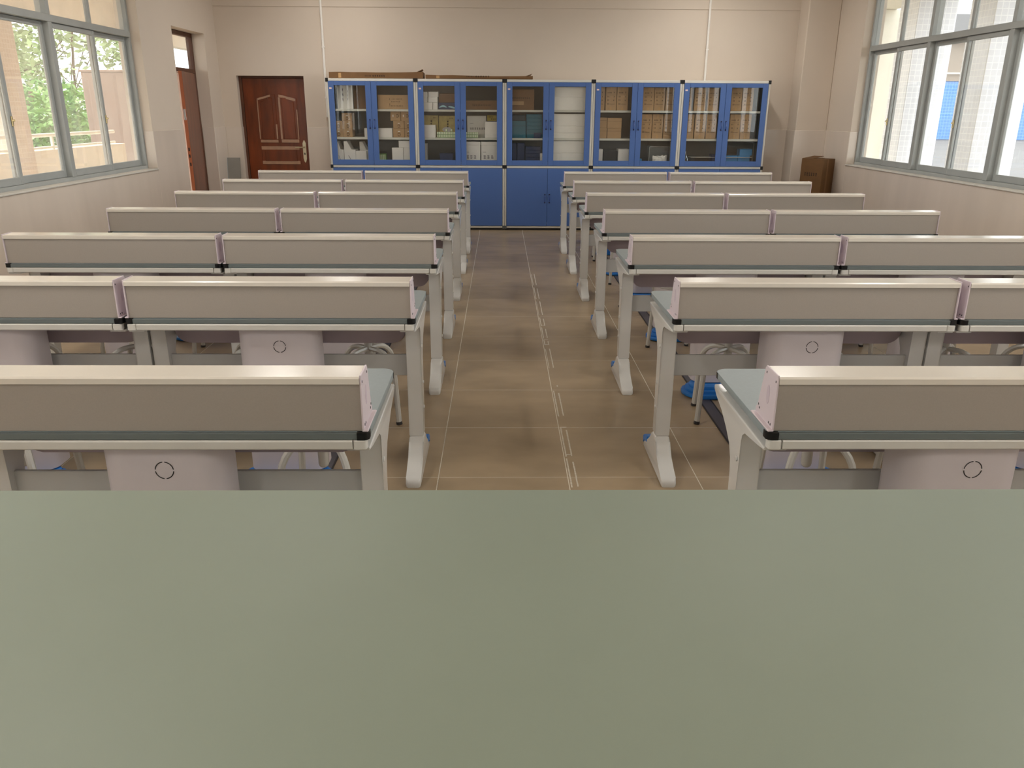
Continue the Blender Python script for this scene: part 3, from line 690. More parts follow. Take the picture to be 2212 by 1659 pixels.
for cab, st, x0, x1, y0, y1, z0, z1, lab in ITEMS:
    w, d, h = x1 - x0, y1 - y0, z1 - z0
    x0 += 0.001; w -= 0.002
    grp = {'carton': 'tall printed kraft cartons in the cabinets', 'foam': 'white foam slabs in the middle cabinet', 'drawer': 'kraft drawer boxes', 'drawerv': 'kraft drawer boxes', 'white': 'plain white boxes in the cabinets'}.get(st)
    if st == 'teal' and h < .1: grp = 'stack of flat teal boxes'
    nm = {'carton': 'carton', 'carton_wide': 'carton', 'carton_wide2': 'carton', 'carton_label': 'carton', 'kraft': 'carton', 'kraftdark': 'carton', 'paper': 'poster', 'foam': 'foam_slab', 'file': 'file_holder',
          'drawer': 'drawer_box', 'drawerv': 'drawer_box', 'navybin': 'plastic_bin', 'clear': 'plastic_box', 'bag': 'plastic_bag', 'black': 'case'}.get(st, 'storage_box')
    cat = {'poster': 'poster', 'foam_slab': 'foam', 'file_holder': 'file holder', 'plastic_bin': 'bin', 'plastic_bag': 'bag'}.get(nm, 'box')
    e = thing(nm, lab, cat, (x0, y0, z0), grp)
    if st == 'paper':
        mk('sheet', box(B(), 0, w, 0, 0.006, 0, h), 'paper_white', e, smooth=False)
        bm = B(); ink_rows(bm, [(w * .32, w * .42, h * .3, h * .9, 1), (w * .66, w * .70, h * .35, h * .85, 1)], -0.001); mk('print', bm, 'ink_grey', e, smooth=False)
    elif st == 'file':
        bm = B(); prism(bm, [(0, 0), (w, 0), (w, h * .62), (w * .62, h * .62), (w * .30, h), (0, h)], 'y', 0, d, 0.002); mk('holder', bm, 'box_white', e)
        bm = B(); prism(bm, [(w * .35, h * .34), (w * .38, h * .36), (w * .72, 0.004), (w * .67, 0.004)], 'y', -0.0008, 0.0002); mk('cut_line', bm, 'ink_grey', e, smooth=False)
    elif st == 'navybin':
        bm = B(); prism(bm, [(w * .06, 0), (w * .94, 0), (w, h), (0, h)], 'y', 0, d, 0.004); mk('bin', bm, 'box_navy', e)
        mk('rim', box(B(), -0.004, w + .004, -0.004, d + .004, h - .008, h, .002), 'box_navy', e)
    elif st == 'clear':
        bm = B(); box(bm, 0, w, 0, 0.003, 0, h); box(bm, 0, w, d - .003, d, 0, h); box(bm, 0, .003, 0, d, 0, h); box(bm, w - .003, w, 0, d, 0, h); mk('wall', bm, 'plastic_clear', e, smooth=False)
        bm = B(); tube(bm, [(0, 0, 0.01), (0, 0, h - .01), (.012, 0, h), (w - .012, 0, h), (w, 0, h - .01), (w, 0, 0.01)], .003, 6); mk('rim', bm, 'box_pale', e)
        mk('base', box(B(), .004, w - .004, .004, d - .004, 0, .006), 'box_pale', e, smooth=False)
    elif st == 'bag':
        bm = B(); n = 9
        vs = [[None] * (n + 1) for _ in range(n + 1)]
        top, bot = {}, {}
        for i in range(n + 1):
            for j in range(n + 1):
                t = math.sin(math.pi * j / n) ** .4
                top[i, j] = bm.verts.new((w * i / n + random.uniform(-.004, .004), d * .5 - d * .45 * t * math.sin(math.pi * i / n) ** .4 + random.uniform(-.005, .005), max(0, h * j / n * (1 + random.uniform(-.08, .12)))))
                bot[i, j] = bm.verts.new((w * i / n, d * .5 + d * .45 * t * math.sin(math.pi * i / n) ** .4, max(0, h * j / n * (1 + random.uniform(-.08, .08)))))
        for i in range(n):
            for j in range(n):
                bm.faces.new((top[i, j], top[i + 1, j], top[i + 1, j + 1], top[i, j + 1])); bm.faces.new((bot[i, j], bot[i, j + 1], bot[i + 1, j + 1], bot[i + 1, j]))
        mk('crinkled_film', bm, 'paper_white', e, smooth=False)
    else:
        m = BOXMAT[st]
        if st == 'lidbox':
            mk('body', box(B(), .003, w - .003, .003, d - .003, 0, h - .04, .002), m, e)
            mk('lid', box(B(), 0, w, 0, d, h - .046, h, .003), m, e)
            bm = B(); ink_rows(bm, [(w * .12, w * .78, h * .22, h * .38, 3), (w * .1, w * .3, h * .5, h * .54, 4)], .002); mk('print', bm, 'ink_grey', e, smooth=False)
            continue
        mk('body', box(B(), 0, w, 0, d, 0, h, .003), m, e)
        rows = []
        ink = 'ink'
        if st == 'carton':
            mk('tape_strip', box(B(), w * .44, w * .56, -0.0006, 0.0, h * .86, h * .995), 'tape_clear', e, smooth=False)
            mk('tape_strip', box(B(), w * .44, w * .56, -0.0006, 0.0, h * .005, h * .16), 'tape_clear', e, smooth=False)
            rows = [(w * .14, w * .56, h * .73, h * .79, 4), (w * .70, w * .82, h * .74, h * .80, 1), (w * .12, w * .88, h * .655, h * .67, 12), (w * .14, w * .34, h * .56, h * .62, 2), (w * .72, w * .84, h * .56, h * .62, 1),
                    (w * .14, w * .34, h * .41, h * .475, 2), (w * .68, w * .84, h * .41, h * .46, 1), (w * .14, w * .34, h * .245, h * .315, 2), (w * .36, w * .84, h * .255, h * .29, 7)]
        elif st == 'carton_wide':
            rows = [(w * .36, w * .40, h * .66, h * .76, 1), (w * .36, w * .40, h * .30, h * .40, 1), (w * .44, w * .78, h * .68, h * .74, 8), (w * .42, w * .72, h * .5, h * .55, 6), (w * .36, w * .8, h * .2, h * .27, 9)]
        elif st == 'carton_wide2':
            rows = [(w * .26, w * .80, h * .40, h * .58, 11)]
        elif st == 'carton_label':
            rows = [(w * .14, w * .86, h * .54, h * .62, 9)]
            mk('label_strip', box(B(), w * .10, w * .60, -0.0008, 0, h * .24, h * .42), 'kraft', e, smooth=False)
        elif st == 'whiteprint':
            rows = [(w * .14, w * .98, h * .36, h * .46, 7), (w * .14, w * .34, h * .62, h * .66, 4)]; ink = 'ink_grey'
        elif st == 'yellow':
            rows = [(w * .5, w * .62, h * .45, h * .8, 1), (w * .66, w * .9, h * .86, h * .91, 3)]
            bm = B(); prism(bm, [(w * (.5 + .3 * math.cos(a * .5236)), h * (.36 + .12 * math.sin(a * .5236))) for a in range(12)], 'y', -.0006, 0); mk('picture', bm, 'box_pale', e, smooth=False)
        elif st == 'blackyel':
            mk('label_strip', box(B(), w * .05, w * .95, -0.0008, 0, h * .74, h * .98), 'yellow_ink', e, smooth=False); rows = [(w * .2, w * .6, h * .88, h * .93, 3), (w * .4, w * .9, h * .78, h * .84, 3)]
        elif st == 'bluebox':
            bm = B()
            for s in range(2):
                pts = [(w * (.05 + .5 * s + .4 * t / 6), h * (.25 + .12 * math.sin(t * .5 + s * 2))) for t in range(7)]
                prism(bm, pts + [(p[0], p[1] + h * (.12 + .15 * math.sin(i_ * .5))) for i_, p in reversed(list(enumerate(pts)))], 'y', -.0008, 0)
            mk('swirl_print', bm, 'swirl', e, smooth=False)
        elif st in ('drawer', 'drawerv'):
            if st == 'drawer':
                mk('label_tab', box(B(), w * .42, w * .62, -0.0008, 0, h * .64, h * .72), 'paper_white', e, smooth=False); cx, cz, r = w * .52, h * .32, h * .17
            else:
                mk('label_tab', box(B(), w * .22, w * .30, -0.0008, 0, h * .40, h * .62), 'paper_white', e, smooth=False); cx, cz, r = w * .68, h * .5, h * .14
            bm = B(); tube(bm, [(cx + r * math.cos(math.radians(a)), -0.003, cz + r * math.sin(math.radians(a))) for a in range(200, 521, 40)] if st == 'drawer' else [(cx + r * math.cos(math.radians(a)), -0.003, cz + r * math.sin(math.radians(a))) for a in range(-140, 141, 40)], .003, 6); mk('pull_ring', bm, 'ink', e)
        elif st == 'teal' and h > .1 or st == 'kraft':
            mk('lid_seam', box(B(), 0, w, -0.0006, 0, h * .70, h * .715), 'ink' if st == 'kraft' else 'box_dteal', e, smooth=False)
        elif st == 'green':
            bm = B()
            for s in range(5): box(bm, w * (.06 + .19 * s), w * (.16 + .19 * s), -.0006, 0, h * .1, h * .9)
            mk('stripe', bm, 'green_pale', e, smooth=False)
        if rows:
            bm = B(); ink_rows(bm, rows, -0.0012); mk('print', bm, ink, e, smooth=False)

# rows of tiny green and white packs, second cabinet
pack = empty('small_pack', (0, 0, 0)); tag(pack, 'tiny green and white pack in the double row, second cabinet middle shelf', 'box', 'tiny packs in the second cabinet')
mk('body', box(B(), 0, .021, 0, .06, 0, .037, .002), 'green_pale', pack); mk('band', box(B(), .0, .021, -.0006, 0, 0, .006), 'green_pack', pack, smooth=False); mk('end_band', box(B(), .018, .021, -.0006, 0, .006, .037), 'green_pack', pack, smooth=False)
index_kids()
first = True
NUM = ORD + ['eighth', 'ninth', 'tenth', 'eleventh', 'twelfth', 'thirteenth', 'fourteenth', 'fifteenth', 'sixteenth', 'seventeenth', 'eighteenth', 'nineteenth', 'twentieth', 'twenty-first', 'twenty-second', 'twenty-third', 'twenty-fourth']
spots = [(c, r) for r in range(2) for c in range(24)] + [(5, 2), (8, 2)]
for c, r in spots:
    o = pack if first else copy_tree(pack); first = False
    o.location = (-0.885 + 0.0235 * c, 11.585, SH2 + 0.0375 * r)
    o['label'] = 'tiny green and white pack, %s layer, %s from the left, second cabinet' % (('lower', 'upper', 'loose top')[r], NUM[c] if r < 2 else ('first' if c == 5 else 'second'))
# silver clamp apparatus and thin inner shelf, rightmost cabinet
e = thing('clamp_stand', 'silver clamp apparatus with white knobs at the rightmost cabinet bottom', 'apparatus', (2.57, 11.62, SH0))
mk('base', box(B(), -.03, .10, 0, .07, 0, .012, .003), 'dark_metal', e)
bm = B(); tube(bm, [(0, .035, .012), (0, .035, .17)], .006); mk('rod', bm, 'steel', e)
bm = B(); tube(bm, [(-.05, .03, .15), (.0, .03, .13), (.025, .03, .08), (.03, .03, .05)], .008); mk('arm', bm, 'steel', e)
for q in range(4): mk('knob', box(B(), .03 + .022 * q, .043 + .022 * q, .004, .02, .014, .038, .003), 'paper_white', e)
e = thing('inner_shelf', 'thin pale inner shelf board at the rightmost cabinet bottom', 'shelf', (2.64, 11.585, SH0))
mk('board', box(B(), 0, .86, 0, .25, .092, .098, .001), 'cab_shelf', e)
for x in (0.002, .85): mk('support', box(B(), x, x + .008, .06, .25, 0, .092), 'cab_black', e, smooth=False)

# flattened cartons on top of the cabinets
def flat_carton(x0, x1, z, lab, prof):
    e = thing('flattened_carton', lab, 'carton', (x0, 11.56, z), 'flattened cartons on the cabinets')
    w = x1 - x0; n = len(prof) - 1
    bm = B(); vt = []
    rows = []
    for y, dz in ((0, 0), (.30, .012)):
        lo = [bm.verts.new((w * i / n, y, 0)) for i in range(n + 1)]
        hi = [bm.verts.new((w * i / n, y, prof[i] - dz)) for i in range(n + 1)]
        rows.append((lo, hi))
    (a, b), (c, d) = rows
    for i in range(n):
        bm.faces.new((a[i], a[i + 1], b[i + 1], b[i])); bm.faces.new((c[i + 1], c[i], d[i], d[i + 1]))
        bm.faces.new((b[i], b[i + 1], d[i + 1], d[i])); bm.faces.new((a[i + 1], a[i], c[i], c[i + 1]))
    bm.faces.new((a[0], b[0], d[0], c[0])); bm.faces.new((a[n], c[n], d[n], b[n]))
    mk('body', bm, 'kraft_dark', e, smooth=False)
    bm = B(); ink_rows(bm, [(w * .38, w * .45, .02, .036, 5), (w * .46, w * .60, .018, .04, 6)], -.0015); mk('print', bm, 'ink', e, smooth=False)
    mk('tape_strip', box(B(), w * .1, w * .13, -.001, 0, .004, prof[0] - .012), 'tape_clear', e, smooth=False)
    bm = B(); prism(bm, [(w * .93, prof[-2]), (w * .985, prof[-1] + .012), (w * .995, prof[-1] + .03), (w * .975, prof[-1] + .018)], 'y', .0, .2); mk('torn_flap', bm, 'kraft_dark', e, smooth=False)
flat_carton(-2.31, -1.055, 2.0045, 'flattened brown carton on the two leftmost cabinets, beside the wall pipe', [.075, .078, .074, .075, .072, .073, .074, .078, .085])
flat_carton(-1.02, 0.42, 2.0045, 'low flattened brown carton above the second and middle cabinets', [.048, .042, .045, .04, .036, .033, .034, .036, .04])

# ------------------------------------------------------------------ student lab desks
DW, PITCH, DD, ZT = 1.2, 1.21, 0.5693, 0.784
XLI, XRI, Y1, DY = -0.374, 0.707, 2.018, 1.2441
def make_desk():
    e = empty('lab_desk')
    h = DW / 2
    # worktop with rounded far corners
    r = 0.035
    pts = [(-h, 0.012), (h, 0.012)]
    for i in range(6):
        a = math.radians(90 * i / 5); pts.append((h - r + r * math.cos(a), DD - r + r * math.sin(a)))
    for i in range(6):
        a = math.radians(90 + 90 * i / 5); pts.append((-h + r + r * math.cos(a), DD - r + r * math.sin(a)))
    top = mk('worktop', prism(B(), pts, 'z', 0.762, ZT, 0.002), 'top_grey', e)
    mk('edge_strip', box(B(), -h + .03, h - .03, 0.0, 0.012, 0.763, 0.781, .001), 'strip_grey', top)
    for s in (-1, 1):
        cpts = [(s * h, .0155), (s * h, .012), (s * (h - .004), .003), (s * (h - .012), -.001), (s * (h - .03), -.001), (s * (h - .03), .0118), (s * (h - .03), .0155)]
        mk('corner_cap', prism(B(), [(s * (h + .001), .03), (s * (h + .001), .010), (s * (h - .004), .002), (s * (h - .012), -.002), (s * (h - .032), -.002), (s * (h - .032), .0118), (s * (h - .0005), .0119), (s * (h - .0005), .03)], 'z', .7615, .7835, .001), 'cap_black', top)
        mk('corner_cap', prism(B(), [(s * (h - .0005), DD - .045), (s * (h + .001), DD - .045), (s * (h + .0006), DD - .03), (s * (h - .006), DD - .013), (s * (h - .008), DD - .014)], 'z', .763, .7832), 'cap_black', top, smooth=False)
    # white rail under the near edge, with separate end pieces
    prof = [(.002, .733), (-.002, .737), (-.003, .757), (.0, .7612), (.03, .7612), (.03, .733)]
    mk('front_rail', prism(B(), prof, 'x', -h + .045, h - .045), 'rail_white', e)
    for s in (-1, 1):
        a, b = sorted((s * (h - .0445), s * (h - .006)))
        bm = B(); prism(bm, rr(a, b, -.003, .032, .010, 3), 'z', .7325, .7612, .003); mk('rail_end', bm, 'rail_white', e)
    # power riser standing on the near edge
    ri = mk('power_riser', box(B(), -h + .0175, h - .0175, .010, .016, .7845, .929, .001), 'riser_beige', e)
    mk('top_cover', prism(B(), [(.0, .921), (.0, .936), (.005, .941), (.098, .943), (.102, .937), (.102, .930), (.0165, .930), (.0165, .921)], 'x', -h + .0175, h - .0175), 'riser_cream', ri)
    mk('back_panel', prism(B(), [(.142, .7845), (.148, .7845), (.102, .931), (.096, .931)], 'x', -h + .0175, h - .0175), 'plastic_white', ri)
    for s in (-1, 1):
        a, b = sorted((s * (h - .017), s * (h - .012)))
        sp = mk('side_panel', prism(B(), [(.002, .790), (.152, .790), (.152, .806), (.140, .812), (.134, .825), (.134, .838), (.105, .936), (.098, .945), (.002, .945)], 'x', a, b, .001), 'side_pink', ri)
        a2, b2 = sorted((s * (h - .017), s * (h - .001)))
        mk('side_flange', box(B(), a2, b2, .002, .160, .7845, .790, .0015), 'side_pink', ri)
        a3, b3 = sorted((s * (h - .0125), s * (h - .0113)))
        mk('side_mark', prism(B(), [(.062 + .012 * math.cos(t * math.pi / 8), .872 + .028 * math.sin(t * math.pi / 8)) for t in range(16)], 'x', a3, b3), 'side_mark', ri, smooth=False)
        bm = B()
        for y, z in ((.012, .925), (.09, .928), (.02, .80), (.035, .80), (.12, .812), (.13, .82)): box(bm, a3, b3 + (.0004 if s > 0 else 0), y - .0022, y + .0022, z - .003, z + .003)
        mk('screw', bm, 'ring_dark', ri, smooth=False)
    # legs: rounded post, cantilever arm, sled foot with blue tip
    for s in (-1, 1):
        xo, xi = s * (h - .001), s * (h - .068)
        a, b = sorted((xo, xi))
        post = [(.222, .168), (.222, .668), (.215, .692), (.192, .708), (.06, .719), (.02, .723), (.018, .7325), (.56, .7325), (.556, .718), (.52, .705), (.45, .682), (.38, .652), (.33, .618), (.303, .575), (.294, .53), (.294, .168)]
        lg = mk('leg', prism(B(), post, 'x', a, b, .012, 3), 'leg_white', e)
        foot = [(.222, .166), (.213, .140), (.19, .112), (.15, .088), (.09, .058), (.04, .040), (.024, .034), (.016, .020), (.018, 0), (.50, 0), (.50, .02), (.49, .036), (.44, .052), (.38, .075), (.33, .108), (.303, .140), (.294, .166)]
        mk('foot', prism(B(), foot, 'x', a - .001, b + .001, .012, 3), 'leg_white', lg)
        a4, b4 = sorted((s * (h + .0015), s * (h - .0715)))
        mk('foot_cap', prism(B(), [(.405, .058), (.47, .044), (.494, .036), (.503, .02), (.5035, .058), (.475, .074), (.405, .088)], 'x', a4, b4, .003), 'base_blue', lg)
        for z in (.30, .42, .60):
            bm = B(); lathe(bm, [(.009, 0), (.009, .003), (.005, .0045)], 10)
            bmesh.ops.rotate(bm, verts=bm.verts, cent=(0, 0, 0), matrix=Matrix.Rotation(s * math.pi / 2, 3, 'Y'))
            bmesh.ops.translate(bm, verts=bm.verts, vec=(s * (h - .0005), .262 if z < .5 else .24, z)); mk('bolt', bm, 'leg_white', lg)
    mk('cross_beam', box(B(), -h + .066, h - .066, .247, .262, .457, .556, .002), 'beam_grey', e)
    # cable column with knock-out ring and stepped blue base
    bm = B(); prism(bm, rr(-.170, .170, .05, .246, .068, 7), 'z', .07, .742); co = mk('cable_column', bm, 'column_pink', e)
    bm = B()
    for q in range(4):
        a0 = math.radians(q * 90 + 6); a1 = math.radians(q * 90 + 84)
        inn = [(.016 + .0240 * math.cos(a0 + (a1 - a0) * t / 6), .650 + .0240 * math.sin(a0 + (a1 - a0) * t / 6)) for t in range(7)]
        out = [(.016 + .0268 * math.cos(a0 + (a1 - a0) * t / 6), .650 + .0268 * math.sin(a0 + (a1 - a0) * t / 6)) for t in range(7)]
        for t in range(6):
            quad(bm, (inn[t][0], .0492, inn[t][1]), (inn[t + 1][0], .0492, inn[t + 1][1]), (out[t + 1][0], .0492, out[t + 1][1]), (out[t][0], .0492, out[t][1]))
    mk('knockout_ring', bm, 'ring_dark', co, smooth=False)
    bm = B(); prism(bm, rr(-.235, .235, -.075, .16, .10, 6), 'z', 0.0062, .028, .007, 2); prism(bm, rr(-.214, .214, -.048, .15, .09, 6), 'z', .024, .046, .007, 2); prism(bm, rr(-.190, .190, -.02, .14, .075, 6), 'z', .042, .064, .008, 2)
    mk('column_base', bm, 'base_blue', co)
    # rounded book tray under the worktop
    tr = [(-.525, .741), (-.525, .655)] + [(-.525 + .06 - .06 * math.cos(math.radians(a)), .655 - .06 * math.sin(math.radians(a))) for a in (18, 36, 54, 72, 90)] + [(.525 - .06 + .06 * math.cos(math.radians(a)), .655 - .06 * math.sin(math.radians(a))) for a in (90, 72, 54, 36, 18)] + [(.525, .655), (.525, .741)]
    mk('book_tray', prism(B(), tr, 'y', .302, .545, .006, 2), 'tray_purple', e)
    mk('top_frame', box(B(), -h + .045, h - .045, .045, .55, .742, .7615), 'rail_white', e, smooth=False)
    return e
proto = make_desk()
index_kids()
first = True
for row in range(7):
    for bi, (xi, sg, blk) in enumerate(((XLI, -1, 'left'), (XRI, 1, 'right'))):
        for c, where in ((0, 'beside the aisle'), (1, 'nearer the windows')):
            o = proto if first else copy_tree(proto); first = False
            o.location = (xi + sg * (DW / 2 + PITCH * c), Y1 + DY * row, 0)
            tag(o, 'white lab desk, %s row from the green table, %s block, %s' % (ORD[row], blk, where), 'desk', 'white lab desks in seven rows')

# ------------------------------------------------------------------ stools
def make_stool():
    e = empty('lab_stool')
    bm = B(); lathe(bm, [(.02, .470), (.145, .470), (.152, .476), (.152, .490), (.145, .497), (.10, .50), (.001, .501)], 28); mk('seat', bm, 'stool_seat', e)
    bm = B(); lathe(bm, [(.05, .458), (.05, .470)], 16); mk('seat_plate', bm, 'dark_metal', e)
    bm = B(); lathe(bm, [(.012, .255), (.018, .26), (.021, .27), (.021, .458)], 14); mk('centre_tube', bm, 'stool_tube', e)
    for q in range(4):
        a = math.pi / 2 * q; c, s = math.cos(a), math.sin(a)
        path = [(.016, .392), (.06, .392)] + [(.06 + .125 * math.sin(math.radians(t)), .267 + .125 * math.cos(math.radians(t))) for t in (12, 26, 40, 54, 68, 80, 88)] + [(.196, .13), (.205, .012)]
        bm = B(); tube(bm, [(r * c, r * s, z) for r, z in path], .0145, 8); lg = mk('leg', bm, 'stool_tube', e)
        bm = B(); tube(bm, [(.204 * c, .204 * s, .016), (.207 * c, .207 * s, 0.0)], .0165, 8); mk('foot_tip', bm, 'rubber', lg)
    return e
sp = make_stool()
index_kids()
first = True
rnd = random.Random(3)
for row in range(7):
    for xi, sg, blk in ((XLI, -1, 'left'), (XRI, 1, 'right')):
        for c, where in ((0, 'aisle desk'), (1, 'window desk')):
            for t, (rel, wh) in enumerate(((.37 if sg < 0 else .48, 'aisle end'), (.97 if sg < 0 else 1.04, 'window end'))):
                o = sp if first else copy_tree(sp); first = False
                dx = rnd.uniform(-.04, .04)
                o.location = (xi + sg * (PITCH * c + rel + dx), Y1 + DY * row + 0.93 + rnd.uniform(-.02, .03), 0.0)
                o.rotation_euler = (0, 0, rnd.uniform(0.55, 1.0))
                tag(o, 'pale tube stool behind the %s row %s, %s block, %s' % (ORD[row], where, blk, wh), 'stool', 'tube stools behind the lab desks')

# ------------------------------------------------------------------ teacher's table in front of the camera
e = empty('teacher_table', (0, 0, 0)); tag(e, 'wide pale green table top filling the foreground', 'table')
TZ = 1.0
mk('table_top', box(B(), -1.7, 1.7, 0.26, 1.237, TZ - .03, TZ, .004, 2), 'table_green', e)
mk('front_panel', box(B(), -1.62, 1.62, 1.12, 1.14, 0.10, TZ - .03), 'table_body', e, smooth=False)
for x in (-1.62, -0.54, 0.52, 1.60): mk('partition', box(B(), x, x + .02, .34, 1.12, .10, TZ - .03), 'table_body', e, smooth=False)
for k in range(3):
    x0 = -1.6 + 1.07 * k
    for q in range(2):
        d = mk('door', box(B(), x0 + .52 * q + .004, x0 + .52 * (q + 1) - .002, .322, .34, .11, TZ - .035, .002), 'table_body', e)
        hx = x0 + .52 + (-.03 if q == 0 else .03)
        bm = B(); tube(bm, [(hx, .322, .70), (hx, .295, .705), (hx, .295, .795), (hx, .322, .80)], .005); mk('handle', bm, 'steel', d)
mk('plinth', box(B(), -1.58, 1.58, .38, 1.09, 0.0, .10), 'cab_black', e, smooth=False)

# ------------------------------------------------------------------ outside, left: covered walkway, parapet, trees
struct('floor_walkway', box(B(), -6.8, XL - TW, -6, 19.0, -0.2, -0.03), 'corridor_floor', smooth=False)
struct('ceiling_walkway', box(B(), -6.8, XL - TW, -6, 19.0, 3.25, ZC + .25), 'corridor_paint', smooth=False)
bm = B(); box(bm, -6.75, -6.5, -6, 19.0, 2.775, 3.25); struct('trim_4', bm, 'corridor_paint', smooth=False)
bm = B(); box(bm, -6.68, -6.5, -6, 14.6, -0.1, 1.03, .006); struct('wall_parapet', bm, 'corridor_paint')
struct('wall_upper_shade', box(B(), -6.8, XR + TW, -6, 19.0, ZC + .26, 22.0), 'corridor_paint', smooth=False)  # unseen storeys added to keep sun off the right courtyard
bm = B(); box(bm, XL - TW, XL, YB + .25, 19.0, 0, ZC); box(bm, XL, XR + TW, YB + 3.2, YB + 3.4, 0, ZC); struct('wall_neighbour', bm, 'corridor_paint', smooth=False)
e = empty('balcony_rail', (-6.58, 0, 1.03)); tag(e, 'white metal rail along the parapet outside the left windows', 'railing')
bm = B(); tube(bm, [(0, -5.5, .20), (0, 14.4, .20)], .028, 10); mk('handrail', bm, 'railing_white', e)
bm = B(); tube(bm, [(0, -5.5, .03), (0, 14.4, .03)], .018, 8); mk('lower_rail', bm, 'railing_white', e)
for k in range(12): mk('post', box(B(), -.018, .018, -4.6 + 1.7 * k - .018, -4.6 + 1.7 * k + .018, -.01, .20, .003), 'railing_white', e)
for y0, y1, lab, m in ((11.28, 11.73, 'brownish tiled walkway column left of the trees', 'tile_warm'), (14.85, 15.3, 'warm tiled walkway column at the far end of the left windows', 'tile_warm'), (8.2, 8.65, None, 'tile_warm'), (4.9, 5.35, None, 'tile_warm'), (1.6, 2.05, None, 'tile_warm')):
    if lab:
        e = empty('tiled_column', (-6.25 if y0 > 14 else -6.718, y0, 0)); tag(e, lab, 'column')
        mk('shaft', box(B(), -.23, .23, 0, y1 - y0, 0, 2.77, .006), m, e); mk('base', box(B(), -.25, .25, -.02, y1 - y0 + .02, -.03, .12, .006), m, e)
e = empty('end_wall_panel', (-6.9, 16.2, 0)); tag(e, 'grey brown wall panel seen through the end of the left windows', 'panel')
mk('panel', box(B(), -.95, 1.6, 0, .2, -.03, 2.24, .01), 'far_grey', e); mk('coping', box(B(), -.98, 1.63, -.02, .22, 2.24, 2.28, .005), 'far_grey', e)
def tree(x, y, hgt, rad, n, m, lab, seed, zc=None, flat=.8, trunk=.04, leafs=.12):
    rg = random.Random(seed)
    e = empty('tree', (x, y, -.3)); tag(e, lab, 'tree')
    zc = zc or hgt * .68
    bm = B(); tube(bm, [(0, 0, 0), (rg.uniform(-.1, .1), .05, hgt * .3), (rg.uniform(-.3, .3), .1, hgt * .6), (rg.uniform(-.4, .4), .2, hgt * .85)], trunk, 8); mk('trunk', bm, 'bark', e)
    cl = []
    for q in range(26):
        a = rg.uniform(0, 6.283); u = rg.uniform(-1, 1); rr_ = rad * rg.uniform(.3, 1.0) ** .6
        cl.append((rr_ * math.sqrt(1 - u * u) * math.cos(a), rr_ * math.sqrt(1 - u * u) * math.sin(a), zc + rr_ * flat * u))
    for q in range(9):
        c = cl[q]; bm = B(); tube(bm, [(0, .05, hgt * rg.uniform(.3, .6)), (c[0] * .5, c[1] * .5, (zc + c[2]) * .5), c], .015, 5); mk('branch', bm, 'bark', e)
    vs, fs = [], []
    for q in range(n):
        c = cl[rg.randrange(26)]; s = rad * .34
        p = Vector((c[0] + rg.gauss(0, s * .5), c[1] + rg.gauss(0, s * .5), c[2] + rg.gauss(0, s * .45)))
        if p.z < .15: p.z = .15 + rg.random() * .2
        d1_ = Vector((rg.gauss(0, 1), rg.gauss(0, 1), rg.gauss(0, .5))).normalized(); d2_ = d1_.cross(Vector((rg.gauss(0, 1), rg.gauss(0, 1), rg.gauss(0, 1)))).normalized()
        l = leafs * rg.uniform(.6, 1.3); k = len(vs)
        vs += [p - d1_ * l, p + d2_ * l * .42, p + d1_ * l, p - d2_ * l * .42]; fs.append((k, k + 1, k + 2, k + 3))
    me = bpy.data.meshes.new('foliage'); me.from_pydata([tuple(v) for v in vs], [], fs); me.materials.append(MATS[m])
    f = bpy.data.objects.new('foliage', me); COL.objects.link(f); f.parent = e; f['kind'] = 'stuff'
tree(-12.4, 21.0, 8.5, 2.6, 3800, 'leaf_pale', 'pale loose tree beyond the left parapet, against bright sky', 1, zc=4.6, flat=1.1)
tree(-14.2, 28.5, 7.0, 2.4, 3600, 'leaf_pale', 'second pale tree beyond the left parapet, further off', 2, zc=3.6, flat=1.0)
tree(-18.6, 24.0, 9.0, 2.8, 4200, 'leaf_pale', 'tall pale tree at the left edge beyond the parapet', 3, zc=5.0, flat=1.1)
tree(-9.6, 17.6, 2.6, 1.5, 3800, 'leaf_green', 'bright green bush behind the parapet rail, nearer one', 4, zc=1.3, flat=.75, trunk=.06, leafs=.09)
tree(-13.4, 24.4, 2.8, 1.7, 3800, 'leaf_green', 'bright green bush behind the parapet rail, further one', 5, zc=1.3, flat=.75, trunk=.06, leafs=.09)
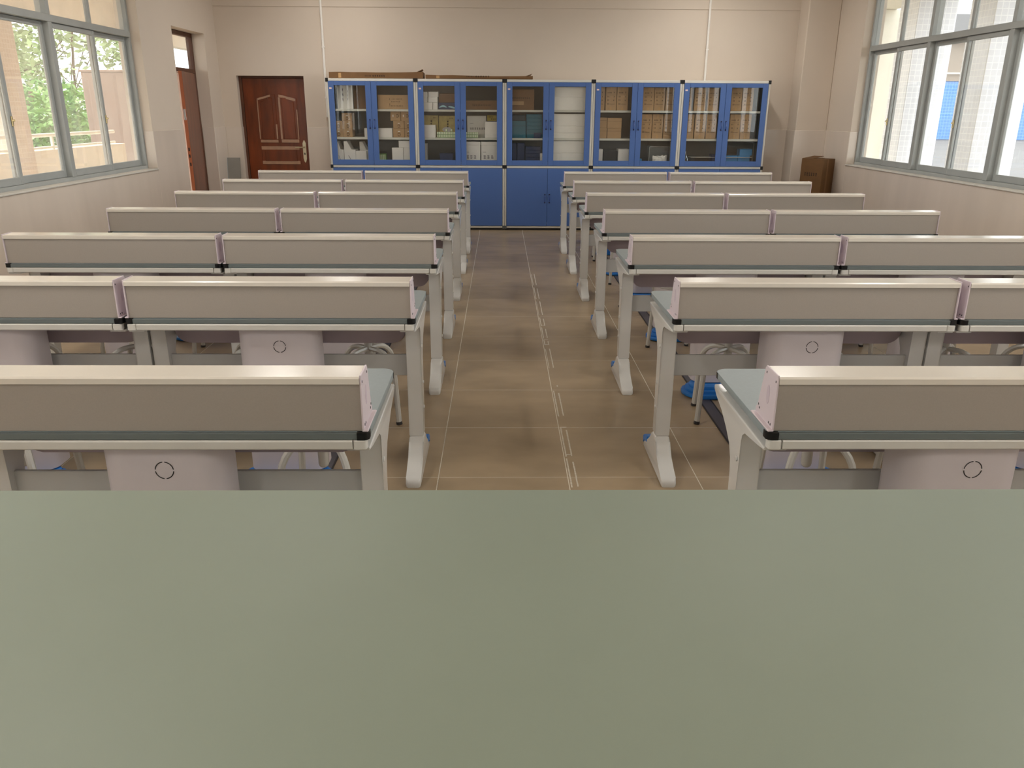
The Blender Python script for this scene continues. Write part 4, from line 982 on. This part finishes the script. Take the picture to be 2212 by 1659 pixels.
struct('ground', box(B(), -120, 120, -60, 160, -0.7, -0.3), 'asphalt', smooth=False)

# ------------------------------------------------------------------ outside, right: tiled columns, courtyard, school block
struct('floor_terrace', box(B(), XR + TW, 9.3, -6, 24, -0.3, -0.05), 'corridor_floor', smooth=False)
struct('ceiling_shade_canopy', box(B(), XR + TW, 9.3, -6, 24, 3.9, 4.2), 'cream_wall', smooth=False)  # canopy added to shade the tiled columns from the sky
cl_ = ['white tiled column outside the right windows, farther one', 'white tiled column outside the right windows, nearer one', 'white tiled column outside, at the right picture edge']
for k, y0 in enumerate((17.27, 14.56, 11.75)):
    e = empty('tiled_column', (8.61, y0, -.05)); tag(e, cl_[k], 'column', 'white tiled columns outside')
    mk('shaft', box(B(), -.39, .39, 0, .78, 0, 3.95, .008), 'tile_white', e); mk('base', box(B(), -.42, .42, -.03, .81, 0, .15, .008), 'tile_white', e)
e = empty('cream_end_wall', (8.3, 20.6, -.05)); tag(e, 'cream end wall left of the white tiled columns', 'wall')
mk('wall', box(B(), -1.2, 1.6, 0, .3, 0, 3.95, .01), 'cream_wall', e); mk('corner_post', box(B(), 1.5, 1.95, -.15, .35, 0, 3.95, .01), 'cream_wall', e)
e = empty('school_block', (34.0, 62.8, -.3)); tag(e, 'far school block with blue tiled ground floor across the courtyard', 'building')
mk('blue_wall', box(B(), -16, 26, 0, 8, 0, 4.1), 'tile_blue', e, smooth=False)
mk('band', box(B(), -16, 26, -.1, 8, 4.1, 4.75), 'beige_far', e, smooth=False)
mk('upper_wall', box(B(), -16, 26, .4, 8, 4.75, 6.9), 'beige_far', e, smooth=False)
mk('roof_band', box(B(), -16, 26, -.2, 8, 6.9, 8.6), 'grey_far', e, smooth=False)
bm = B(); tube(bm, [(-16, -.3, 4.62), (26, -.3, 4.62)], .06, 6); mk('handrail', bm, 'railing_white', e)
for k in range(6):
    p = mk('window', box(B(), -12.5 + 7 * k, -10 + 7 * k, .36, .44, 5.2, 6.5), 'grey_far', e, smooth=False)
